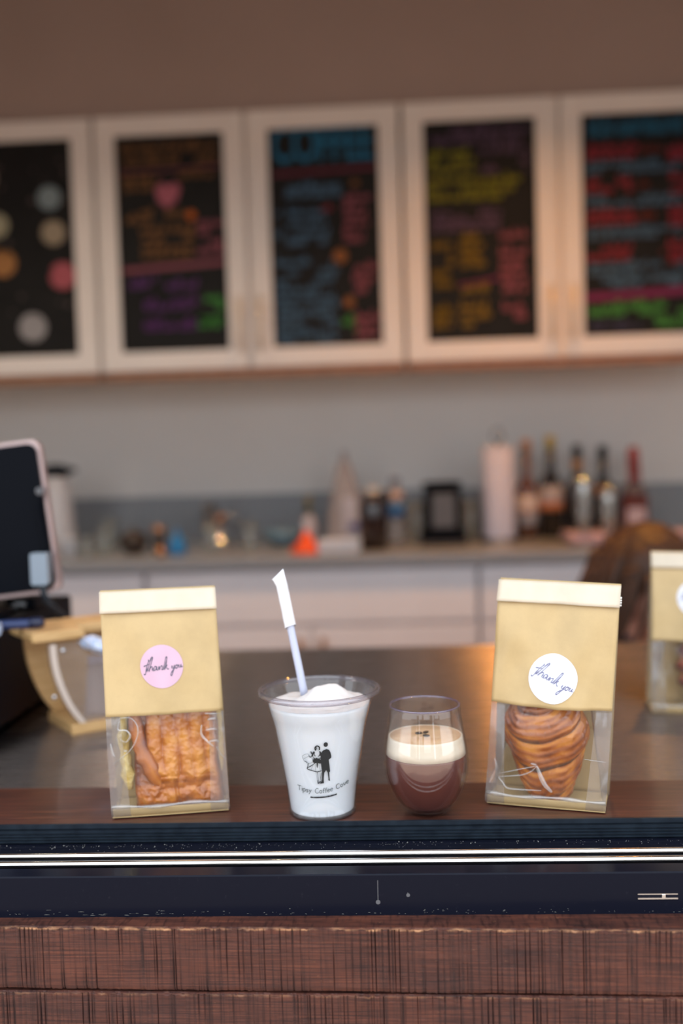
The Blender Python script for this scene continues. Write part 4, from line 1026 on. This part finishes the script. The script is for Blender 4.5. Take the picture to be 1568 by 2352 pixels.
# small things on the drawer
q = on_z(168, 1436, DT); box('hub', 0, .001, 0, .001, 0, .001, M['black_paint'])  # placeholder, replaced below
bpy.data.objects.remove(bpy.data.objects['hub'])
hb = thing('cable_hub', 'small black box where the tablet cable ends, behind the tip box', 'adapter', (dx1 - .022, 1.285, DT))
box('housing', -.020, .020, -.018, .018, .0005, .016, M['black_paint'], hb, .003); box('port', -.008, .008, -.0186, -.0178, .005, .010, M['silver'], hb, 0)
q = on_z(10, 1462, DT)
cdz = thing('card_reader', 'pale blue-white card reader lying on the cash drawer edge', 'card reader', (q.x - .030, q.y, DT), radians(20))
box('body', -.026, .026, -.020, .020, .0005, .014, mat('reader_blue', (.38, .46, .62), .3), cdz, .005); box('screen', -.020, .014, -.015, .015, .0136, .0146, mat('reader_screen', (.60, .68, .82), .2), cdz, .001)
q = on_z(62, 1447, DT)
pn = thing('marker_pen', 'dark navy marker pen lying on the cash drawer', 'pen', (q.x - .022, q.y + .004, DT), radians(14))
lathe('barrel', [(0, -.018), (.0048, -.018), (.0055, -.014), (.0055, .022), (.0045, .026), (0, .026)], mat('navy_plastic', (.018, .035, .12), .3), pn, 20, loc=(0, 0, .0058), rot=(0, pi / 2, 0))
lathe('cap', [(0, .022), (.0062, .022), (.0062, .036), (.004, .039), (0, .039)], mat('navy_cap', (.01, .015, .05), .3), pn, 20, loc=(0, 0, .0063), rot=(0, pi / 2, 0))

# ================================================================== BACK COUNTER CLUTTER
def spot(px, y): return on_y(px, 1200, y).x
def put(name, label, cat, px, y, group=None, rz=0): return thing(name, label, cat, (spot(px, y), y, BT + .0005), rz, group)
PXM = lambda y: y / F            # metres per pixel at depth y
def zpx(px, py, y): return on_y(px, py, y).z - BT
# white jug with black lid
y = 3.0; t = put('thermal_jug', 'tall white thermal jug with a black lid, beside the tablet', 'jug', 132, y)
wh = mat('jug_white', (.52, .50, .52), .35)
lathe('body', [(0, 0), (.050, 0), (.053, .006), (.052, .06), (.047, .15), (.040, .215), (.036, .235), (0, .235)], wh, t)
lathe('lid', [(0, .2352), (.040, .2352), (.044, .246), (.040, .262), (.018, .272), (0, .273)], M['black_paint'], t)
prism('spout', [(.02, .238), (.062, .246), (.066, .258), (.03, .266)], -.012, .012, M['black_paint'], t, .002)
tube('handle', catmull([(-.040, 0, .21), (-.075, 0, .20), (-.082, 0, .14), (-.072, 0, .07), (-.050, 0, .05)], 5), .008, M['black_paint'], t, 10)
t = put('paper_cup', 'small white paper cup at the foot of the thermal jug', 'cup', 158, 2.86)
lathe('wall', [(0, .002), (.0150, .002), (.0155, 0), (.0165, 0), (.0205, .052), (.0215, .053), (.0205, .0545), (.0192, .052), (.0155, .004), (0, .004)], mat('cup_white', (.70, .70, .74), .5), t)
def tumbler(px, y, h, r, label, name='drinking_glass', group='clear glasses on the back counter'):
    t = put(name, label, 'glass', px, y, group)
    lathe('glass_wall', [(0, .001), (r * .8, 0), (r * .85, .002), (r, h), (r - .0012, h + .0006), (r * .85 - .0014, .006), (0, .006)], M['glass_far'], t, 32, caps=False)
tumbler(196, 2.84, .060, .022, 'short clear glass just right of the paper cup')
tumbler(236, 2.90, .075, .024, 'clear glass between the paper cup and the dark bowl')
tumbler(250, 3.08, .10, .03, 'taller clear glass standing near the backsplash at the left')
t = put('sugar_bowl', 'low dark brown bowl left of the copper-lidded jar', 'bowl', 305, 2.92)
db = mat('dark_brown_glaze', (.045, .028, .02), .3)
lathe('bowl', [(0, 0), (.022, 0), (.036, .015), (.042, .036), (.044, .045), (.041, .045), (.034, .018), (0, .008)], db, t)
lathe('lid', [(.0425, .0455), (.036, .058), (.018, .066), (.006, .068), (.008, .076), (0, .078)], db, t)
t = put('spice_jar', 'small dark jar with a copper lid, left of the blue bottle', 'jar', 363, 2.96)
lathe('jar', [(0, 0), (.020, 0), (.022, .004), (.022, .052), (.017, .060), (0, .060)], db, t)
cop = mat('copper', (.62, .30, .16), .25, 1)
lathe('lid', [(0, .0602), (.020, .0602), (.021, .063), (.021, .076), (.018, .079), (0, .079)], cop, t)
t = put('jigger', 'tiny copper measuring cup in front of the copper-lidded jar', 'measuring cup', 366, 2.80)
lathe('cup', [(0, .001), (.010, 0), (.014, .008), (.016, .026), (.0148, .026), (.012, .008), (0, .004)], cop, t)
t = put('squeeze_bottle', 'small bright blue cone-shaped bottle near the tap', 'bottle', 405, 2.86)
bl = mat('blue_plastic', (.01, .17, .42), .35)
lathe('body', [(0, 0), (.025, 0), (.028, .004), (.027, .020), (.018, .045), (.010, .056), (0, .056)], bl, t); lathe('nozzle', [(0, .0562), (.008, .0562), (.007, .062), (.003, .075), (0, .075)], bl, t)
# tap
t = put('tap', 'chrome kitchen tap with a lever on the back counter', 'tap', 505, 3.16)
dk = mat('dark_chrome', (.32, .30, .30), .2, 1)
lathe('base', [(0, 0), (.030, 0), (.030, .008), (.020, .014), (.018, .07), (0, .07)], M['chrome'], t)
tube('spout', catmull([(0, 0, .06), (-.012, -.01, .11), (-.03, -.04, .135), (-.02, -.13, .12), (0, -.19, .07), (.004, -.20, .05)], 6), [.012] * 31, dk, t, 14)
tube('lever', [(0, 0, .075), (.03, -.005, .10), (.085, -.01, .055)], [.010, .009, .006], dk, t, 12)
lathe('glint_knob', [(0, .07), (.019, .07), (.019, .09), (.012, .098), (0, .1)], cop, t)  # copper tone stands for a warm reflection on the chrome
tumbler(482, 2.92, .085, .025, 'clear glass in front of the tap'); tumbler(573, 2.92, .085, .025, 'clear glass right of the tap lever')
t = put('mixing_bowl', 'shallow blue-grey bowl left of the orange cone', 'bowl', 648, 3.06)
lathe('bowl', [(0, 0), (.03, 0), (.05, .02), (.062, .05), (.059, .05), (.046, .022), (0, .008)], mat('bowl_blue', (.12, .20, .26), .3), t)
t = put('dosing_funnel', 'bright orange-red cone standing on the front of the back counter', 'funnel', 702, 2.80)
orr = mat('orange_plastic', (.85, .085, .008), .4)
lathe('cone', [(.0385, 0), (.040, 0), (.040, .004), (.020, .038), (.010, .054), (.008, .062), (.0055, .062), (.008, .052), (.018, .036), (.036, .004)], orr, t, caps=False)
prism('tab', [(-.048, .001), (-.034, .001), (-.022, .024), (-.030, .024)], -.008, .008, orr, t, .001)
t = put('oil_bottle', 'slim bottle with an olive neck behind the orange cone', 'bottle', 709, 3.05)
lathe('body', [(0, 0), (.022, 0), (.024, .004), (.024, .070), (.012, .090), (.010, .095), (0, .095)], mat('pale_label', (.46, .42, .46), .5), t)
lathe('neck', [(0, .0952), (.0105, .0952), (.010, .135), (.013, .137), (.013, .150), (0, .150)], mat('olive_neck', (.20, .16, .07), .35), t)
# grey gable bag
t = put('coffee_pouch', 'grey pointed pouch with a pale label, tallest thing left of the brown jug', 'pouch', 798, 3.12)
gm = mottled('pouch_grey', (.30, .26, .26), (.36, .32, .32), 30, .6)
def pouch(a_, b_):
    wv = .066 * (1 - b_) ** .75 + .008; d = .035 * (1 - b_) + .003; th = 2 * pi * a_
    cx_ = math.copysign(abs(cos(th)) ** .5, cos(th)); sy_ = math.copysign(abs(sin(th)) ** .7, sin(th))
    return Vector((wv * cx_ - .006 * b_, d * sy_ + .002 * noise.noise(Vector((a_ * 9, b_ * 6, 1))), .27 * b_))
grid('pouch_body', 40, 24, pouch, gm, t); box('pouch_seal', -.016, .004, -.004, .004, .268, .288, gm, t, .001)
prism('label', [(-.018, .03), (.040, .03), (.030, .145), (-.012, .145)], -.0385, -.0315, mat('pouch_label', (.52, .49, .54), .5), t)
prism('stripe', [(.006, .040), (.038, .040), (.036, .066), (.006, .066)], -.040, -.0386, mat('pouch_stripe', (.10, .09, .24), .5), t)
t = put('tray', 'dark navy tray under the grey pouch front', 'tray', 786, 3.0)
box('tray_base', -.050, .046, -.04, .04, 0, .012, mat('navy_tray', (.02, .022, .06), .4), t, .003); box('tray_lip', -.053, .049, -.043, .043, .0121, .018, mat('navy_lip', (.025, .026, .07), .4), t, .003)
wt = mat('tray_white', (.62, .62, .66), .4)
for k, (dz, lb) in enumerate(((0, 'lower white tray of the pair before the navy tray'), (.0165, 'upper white tray of the pair before the navy tray'))):
    t = put('serving_tray', lb, 'tray', 778, 2.83, 'white trays'); t.location.z += dz
    box('plate', -.058, .058, -.05, .05, 0, .008, wt, t, .003)
    bm = bmesh.new(); bx(bm, -.061, .061, -.053, -.049, .0081, .0155, .001); bx(bm, -.061, .061, .049, .053, .0081, .0155, .001); bx(bm, -.061, -.057, -.049, .049, .0081, .0155, .001); bx(bm, .057, .061, -.049, .049, .0081, .0155, .001); from_bm('raised_rim', bm, wt, t)
t = put('growler', 'glossy near-black brown jug with a cream cap', 'jug', 857, 2.86)
bg_ = mat('brown_glass', (.014, .005, .005), .12, coat=.5)
lathe('jug', [(0, 0), (.036, 0), (.040, .004), (.040, .125), (.034, .145), (.020, .158), (0, .158)], bg_, t); lathe('cap', [(0, .1582), (.018, .1582), (.019, .162), (.019, .172), (.015, .176), (0, .176)], mat('cream_cap', (.60, .54, .48), .5), t)
tube('ear_handle', catmull([(.018, 0, .160), (.036, 0, .165), (.046, 0, .145), (.040, 0, .12)], 5), .006, bg_, t, 10)
t = put('water_bottle', 'clear water bottle with a blue label, right of the brown jug', 'bottle', 909, 2.98)
lathe('body', [(0, 0), (.024, 0), (.027, .004), (.027, .05), (.025, .055), (.027, .06), (.027, .135), (.018, .165), (.013, .172), (.013, .182), (0, .182)], clear('bottle_clear', (.82, .80, .80), .08, .25, .5, (.60, .56, .55)), t, 40)
lathe('label', [(.0276, .085), (.0278, .085), (.0278, .128), (.0276, .128)], mat('label_blue', (.03, .14, .36), .4), t, 40); lathe('shoulder_band', [(.0258, .138), (.0268, .138), (.0215, .158), (.0205, .158)], mat('peach_band', (.55, .36, .28), .5), t, 40)
lathe('cap', [(0, .1822), (.0145, .1822), (.0150, .186), (.0145, .203), (0, .204)], mat('cap_slate', (.12, .14, .20), .4), t)
tumbler(958, 3.08, .125, .036, 'large clear jar left of the black grinder', 'glass_jar'); tumbler(1078, 3.10, .125, .036, 'large clear jar right of the black grinder', 'glass_jar')
t = put('coffee_grinder', 'squat black coffee grinder with a grey front panel', 'grinder', 1017, 2.98)
bk = M['black_paint']
box('foot_plate', -.070, .070, -.07, .07, 0, .012, mat('dark_brown_base', (.03, .022, .02), .4), t, .003)
box('base', -.066, .066, -.066, .066, .0121, .042, bk, t, .008)
box('body', -.055, .055, -.052, .052, .0421, .170, bk, t, .012)
box('front_panel', -.033, .033, -.055, -.0515, .052, .152, mat('panel_grey', (.085, .08, .085), .45), t, .001)
lathe('lid', [(0, .1702), (.056, .1702), (.060, .174), (.060, .182), (.05, .186), (0, .187)], bk, t)
# paper towel on a holder
t = put('paper_towel_roll', 'upright roll of white paper towel on a metal holder', 'paper towel', 1146, 3.02)
lathe('roll', [(.018, .012), (.046, .012), (.048, .016), (.048, .280), (.046, .284), (.018, .284), (.018, .012)], mottled('towel_paper', (.62, .56, .62), (.66, .60, .66), 60, .9), t, 40, caps=False)
lathe('holder_base', [(0, 0), (.060, 0), (.062, .004), (.058, .010), (0, .0115)], dk, t)
tube('post', [(0, 0, .008), (0, 0, .30)], .006, dk, t, 10)
tube('ring', [(.016 * cos(2 * pi * k / 16), 0, .318 + .020 * sin(2 * pi * k / 16)) for k in range(17)], .004, dk, t, 8)
# bottles
def bottle(px, y, r, hs, hn, label, body, neck, capc, lab=None, group='bottles beside the paper towel', cork=None):
    t = put('liquor_bottle', label, 'bottle', px, y, group)
    lathe('body', [(0, .002), (r * .8, 0), (r, .004), (r, hs * .80), (r * .9, hs * .88), (r * .45, hs), (.0135, hs + .012), (.0125, hn - .045), (0, hn - .045)], body, t, 36)
    lathe('capsule', [(0, hn - .0448), (.0145, hn - .0448), (.0150, hn - .01), (.0145, hn), (0, hn)], capc, t, 24)
    if lab:
        lathe('label', [(r + .0004, hs * lab[0]), (r + .0008, hs * lab[0]), (r + .0008, hs * lab[1]), (r + .0004, hs * lab[1])], lab[2], t, 36)
        if len(lab) > 3: lathe('label_band', [(r + .0009, hs * lab[3]), (r + .0013, hs * lab[3]), (r + .0013, hs * lab[4]), (r + .0009, hs * lab[4])], lab[5], t, 36)
    return t
amb = mat('amber_glass', (.13, .05, .03), .15, coat=.4); drk = mat('dark_wine_glass', (.012, .008, .008), .12, coat=.5)
orc = mat('orange_capsule', (.42, .20, .09), .4); yec = mat('yellow_capsule', (.42, .30, .04), .4); bkc = mat('black_capsule', (.015, .012, .012), .4); rdc = mat('red_wax', (.26, .03, .03), .35)
labp = mat('cream_label', (.50, .43, .42), .6); lab2 = mat('grey_label', (.34, .29, .29), .6)
bottle(1211, 3.10, .033, .185, .305, 'amber bottle with an orange cap next to the paper towel', amb, None, orc, (.22, .72, labp, .42, .47, mat('label_rust', (.40, .20, .12), .6)))
bottle(1266, 3.10, .036, .20, .315, 'dark wine bottle with a yellow capsule', drk, None, yec, (.42, .80, lab2, .42, .55, mat('label_orange', (.42, .14, .05), .6)))
bottle(1327, 3.12, .037, .19, .285, 'dark bottle with a gold neck band behind the first flute', drk, None, bkc)
t = bottle(1386, 3.14, .034, .18, .280, 'black-capped dark bottle behind the second flute', drk, None, bkc, (.70, .86, mat('amber_label', (.24, .09, .02), .5)))
nb2 = [o_ for o_ in bpy.data.objects if o_.name.startswith('liquor_bottle')][2]
lathe('neck_band', [(.0150, .205), (.0162, .205), (.0150, .235), (.0138, .235)], mat('gold_band', (.34, .17, .05), .4), nb2, 24)
t = put('whiskey_bottle', 'square-shouldered whiskey bottle with red wax top, rightmost of the bottles', 'bottle', 1456, 3.12)
whk = mat('whiskey', (.10, .012, .006), .15, coat=.5)
box('body', -.040, .040, -.030, .030, 0, .125, whk, t, .010)
box('shoulder', -.036, .036, -.027, .027, .1251, .155, clear('whiskey_clear', (.70, .62, .60), .08, .25, .5, (.42, .36, .35)), t, .012)
lathe('neck', [(0, .1552), (.014, .1552), (.013, .20), (0, .20)], mat('wax_drip', (.20, .05, .05), .35), t, 24); lathe('wax_cap', [(0, .2002), (.017, .2002), (.018, .24), (.015, .272), (0, .274)], rdc, t, 24)
for k, (x_, z0, z1) in enumerate(((-.015, .155, .215), (.014, .15, .22), (.0, .165, .21))): tube('wax_drip', [(x_, -.012, z1), (x_ * 1.2, -.014, z0)], .003, rdc, t, 8)
box('label', -.028, .028, -.0318, -.0302, .035, .085, mat('whiskey_label', (.50, .38, .42), .6), t, .0004)
# flutes
M['flute'] = clear('flute_crystal', (.88, .90, .90), .08, .10, .5, (.7, .75, .78), gain=8)
for px, hh, lb in ((1340, .195, 'tall clear flute glass, left one before the dark bottles'), (1396, .165, 'clear flute glass, right one before the dark bottles')):
    t = put('flute_glass', lb, 'glass', px, 2.80, 'flute glasses')
    lathe('foot', [(0, 0), (.026, 0), (.027, .002), (.008, .005), (.004, .010), (.004, .03), (0, .03)], M['flute'], t, 32)
    lathe('bowl', [(0, .0302), (.006, .032), (.016, .050), (.022, .09), (.022, hh - .03), (.019, hh), (.0178, hh), (.0206, hh - .03), (.0206, .09), (.0145, .052), (0, .036)], M['flute'], t, 32, caps=False)
# pink cloth
t = put('folded_towel', 'dusty pink folded towel at the right end of the back counter', 'towel', 1460, 2.86)
pk = mottled('pink_terry', (.40, .27, .31), (.47, .33, .37), 60, .95, .5, .003)
for k in range(2):
    grid('fold', 40, 12, lambda a_, b_, k=k: Vector((-.20 + .46 * a_, -.075 + .15 * b_ + .006 * noise.noise(Vector((a_ * 5, k, 2))), .010 + .012 * k + .010 * (1 - (2 * b_ - 1) ** 4) + .003 * noise.noise(Vector((a_ * 8, b_ * 3, k))))), pk, t, thick=.008)

# ================================================================== PERSON crouching in the aisle
PY = 1.98
hc = on_y(1474, 1350, PY); hx, hz = hc.x, hc.z
per = thing('person', 'person with long brown hair crouching behind the steel counter in dark clothes', 'person', (hx - .10, PY, 0))
po = Vector(per.location)
def W(x, y, z): return Vector((hx + x, PY + y, z))
nodes, edges, rad = [], [], []
def node(p, r, parent=None):
    nodes.append(p); rad.append(r); i = len(nodes) - 1
    if parent is not None: edges.append((parent, i))
    return i
pel = node(W(-.30, 0, .40), .135)
wst = node(W(-.25, 0, .53), .120, pel); chs = node(W(-.16, 0, .68), .130, wst); nk0 = node(W(-.085, 0, .775), .062, chs); nk = node(W(-.045, 0, .82), .050, nk0); hd0 = node(W(-.01, 0, hz), .060, nk)
for s in (-1, 1):
    sh = node(W(-.12, s * .16, .735), .060, chs); el = node(W(.02, s * .22, .53), .042, sh); wr2 = node(W(.20, s * .13, .48), .028, el); pm = node(W(.27, s * .11, .47), .026, wr2)
    for k in range(4):
        f1 = node(W(.315, s * (.085 + .018 * k), .468), .0095, pm); f2 = node(W(.345 - .004 * abs(k - 1.4), s * (.084 + .018 * k), .455), .0085, f1); node(W(.362 - .006 * abs(k - 1.4), s * (.084 + .017 * k), .435), .0075, f2)
    t1 = node(W(.275, s * .070, .462), .010, pm); node(W(.305, s * .058, .450), .0085, t1)
    hp = node(W(-.29, s * .10, .36), .090, pel); kn = node(W(.10, s * .15, .45), .060, hp); an = node(W(-.06, s * .13, .09), .042, kn); ho = node(W(-.02, s * .135, .045), .040, an); node(W(.13, s * .15, .032), .030, ho)
bm = bmesh.new()
def capsule(p, q, ra, rb):
    """closed tapered limb segment with round ends"""
    d = (q - p); l = d.length or 1e-6; t_ = d / l; a_ = Vector((0, 0, 1)) if abs(t_.z) < .9 else Vector((0, 1, 0)); s_ = t_.cross(a_).normalized(); u_ = s_.cross(t_)
    rings = [(-ra * cos(k * pi / 8), ra * sin(k * pi / 8)) for k in range(1, 5)] + [(l + rb * sin(k * pi / 8), rb * cos(k * pi / 8)) for k in range(0, 4)]
    rows = [[bm.verts.new(p + t_ * h + (s_ * cos(2 * pi * k / 16) + u_ * sin(2 * pi * k / 16)) * r) for k in range(16)] for h, r in rings]
    for i in range(len(rows) - 1):
        for k in range(16): bm.faces.new((rows[i][k], rows[i][(k + 1) % 16], rows[i + 1][(k + 1) % 16], rows[i + 1][k]))
    bm.faces.new(list(reversed(rows[0]))); bm.faces.new(rows[-1])
for i, j in edges: capsule(nodes[i] - po, nodes[j] - po, rad[i], rad[j])
# head: face towards +x, bowed, turned a little to the camera
HM = Matrix.Translation(W(0, 0, hz) - po) @ Matrix.Rotation(radians(-52), 4, 'Z') @ Matrix.Rotation(radians(34), 4, 'Y')
bm2 = bmesh.new(); bmesh.ops.create_icosphere(bm2, subdivisions=5, radius=1)
G = lambda d, c, s: math.exp(-((d - Vector(c)).length / s) ** 2)
for v in bm2.verts:
    d = v.co.normalized(); p = Vector((d.x * .094, d.y * .076, d.z * .116))
    if d.z < 0: p.y *= 1 + .22 * d.z; p.x *= 1 + .05 * d.z
    p.x += .022 * G(d, (.98, 0, -.18), .17) + .010 * G(d, (.98, 0, .02), .12) - .010 * (G(d, (.90, .36, .06), .17) + G(d, (.90, -.36, .06), .17)) + .009 * G(d, (.85, 0, -.50), .16) + .012 * G(d, (.62, 0, -.80), .24) + .004 * G(d, (.93, 0, .30), .3)
    p.y += .010 * (G(d, (.0, .98, -.10), .15) - G(d, (.0, -.98, -.10), .15))
    v.co = HM @ p
hm_ = bpy.data.meshes.new('h'); bm2.to_mesh(hm_); bm2.free(); bm.from_mesh(hm_); 
bd = from_bm('body', bm, M['skin'], per, True)
rm = bd.modifiers.new('join', 'REMESH'); rm.mode = 'VOXEL'; rm.voxel_size = .0055; rm.use_smooth_shade = True
sm = bd.modifiers.new('soften', 'SMOOTH'); sm.factor = .5; sm.iterations = 6
dg = bpy.context.evaluated_depsgraph_get(); full = bpy.data.meshes.new_from_object(bd.evaluated_get(dg)); bd.modifiers.clear(); bd.data = full; full.materials.clear(); full.materials.append(M['skin'])
# clothes grown from the body surface
def cloth(name, test, off, m_):
    bm = bmesh.new(); bm.from_mesh(full); bm.normal_update()
    kill = [f for f in bm.faces if not test(f.calc_center_median() + po - Vector((hx, PY, 0)))]
    bmesh.ops.delete(bm, geom=kill, context='FACES')
    for v in bm.verts: v.co += v.normal * off * (1 + .6 * noise.noise(v.co * 16))
    o = from_bm(name, bm, m_, per, True); md = o.modifiers.new('thickness', 'SOLIDIFY'); md.thickness = .003; md.offset = 0
cloth('shirt', lambda p: (p.z > .47 and p.x < -.035 + .0 and p.z < .815) or (abs(p.y) > .12 and p.z > .50 and p.x < .10), .010, M['navy'])
cloth('trousers', lambda p: (p.z <= .47 and p.z > .10 and p.x < .165 and not (abs(p.y) > .17 and p.z > .46)), .008, M['trousers'])
cloth('shoe', lambda p: p.z <= .10, .004, M['black_paint'])
for s in (-1, 1):
    def ball(r, c):
        bm = bmesh.new(); bmesh.ops.create_uvsphere(bm, u_segments=16, v_segments=10, radius=r)
        for v in bm.verts: v.co = HM @ (v.co + Vector(c))
        return bm
    ey = from_bm('eye', ball(.0110, (.0725, s * .030, .007)), mat('eye_white', (.55, .50, .46), .3), per, True)
    from_bm('iris', ball(.0055, (.0790, s * .030, .0045)), mat('iris_brown', (.03, .015, .01), .25), ey, True)
    lid = [(HM @ Vector((.0740 + .0105 * cos(u * .5), s * .030 + .0125 * sin(u * .5) , .0125 - .0012 * u * u))) for u in (-3, -2, -1, 0, 1, 2, 3)]
    vs, fs = [], []; tube_geo(vs, fs, lid, [.002, .0035, .0045, .005, .0045, .0035, .002], 8); from_py('eyelid', vs, fs, M['skin'], per, True)
# hair: cap and long locks
vs, fs = [], []
rnd = random.Random(4)
def cap_pt(a_, b_):
    th, ph = 2 * pi * a_, pi * .66 * b_; d = Vector((sin(ph) * cos(th), sin(ph) * sin(th), cos(ph)))
    back = max(0, -d.x); lim = 1.0
    p = Vector((d.x * .108 - .008, d.y * .092, d.z * .128 + .004))
    if d.x > .45 and d.z < .55: p *= .90
    p *= 1 + .035 * fbm(Vector((d.x * 3, d.y * 9, d.z * 2)))
    return HM @ p
hair = grid('hair', 64, 32, cap_pt, M['hair'], per)
bm = bmesh.new(); bm.from_mesh(hair.data)
kill = [f for f in bm.faces if (lambda q: q.x > .045 and q.z < .062)(HM.inverted() @ f.calc_center_median())]
bmesh.ops.delete(bm, geom=kill, context='FACES'); bm.to_mesh(hair.data); bm.free()
vs, fs = [], []
for k in range(80):
    th = rnd.uniform(.42, 1.46) * pi; ph = rnd.uniform(.20, .62) * pi
    d = Vector((sin(ph) * cos(th), sin(ph) * sin(th), cos(ph))); r0 = HM @ Vector((d.x * .110 - .008, d.y * .094, d.z * .130 + .004))
    s_ = -1 if d.y < 0 else 1; ln = rnd.uniform(.12, .23)
    out = (r0 - (HM @ Vector((0, 0, 0)))); out.z = 0; out.normalize()
    p1 = r0 + out * .020 + Vector((-.01, 0, -.35 * ln)); p2 = r0 + out * .028 + Vector((-.03 + rnd.uniform(-.02, .02), rnd.uniform(-.01, .01), -.70 * ln)); p3_ = p2 + Vector((rnd.uniform(-.03, .01), rnd.uniform(-.01, .01), -.35 * ln))
    pts = catmull([tuple(r0), tuple(p1), tuple(p2), tuple(p3_)], 4); n = len(pts)
    tube_geo(vs, fs, pts, [.0105 * (1 - .75 * i / (n - 1)) for i in range(n)], 6, .6)
for k in range(5):      # strands hanging past the cheek on the camera side
    r0 = HM @ Vector((.02 + rnd.uniform(-.03, .04), -.082, .06 + rnd.uniform(-.02, .03))); ln = rnd.uniform(.12, .17)
    pts = catmull([tuple(r0), tuple(r0 + Vector((-.012, -.014, -.4 * ln))), tuple(r0 + Vector((-.035, -.012, -.8 * ln))), tuple(r0 + Vector((-.045, -.006, -ln)))], 4); n = len(pts)
    tube_geo(vs, fs, pts, [.008 * (1 - .7 * i / (n - 1)) for i in range(n)], 6, .6)
from_py('hair_locks', vs, fs, M['hair'], per, True)
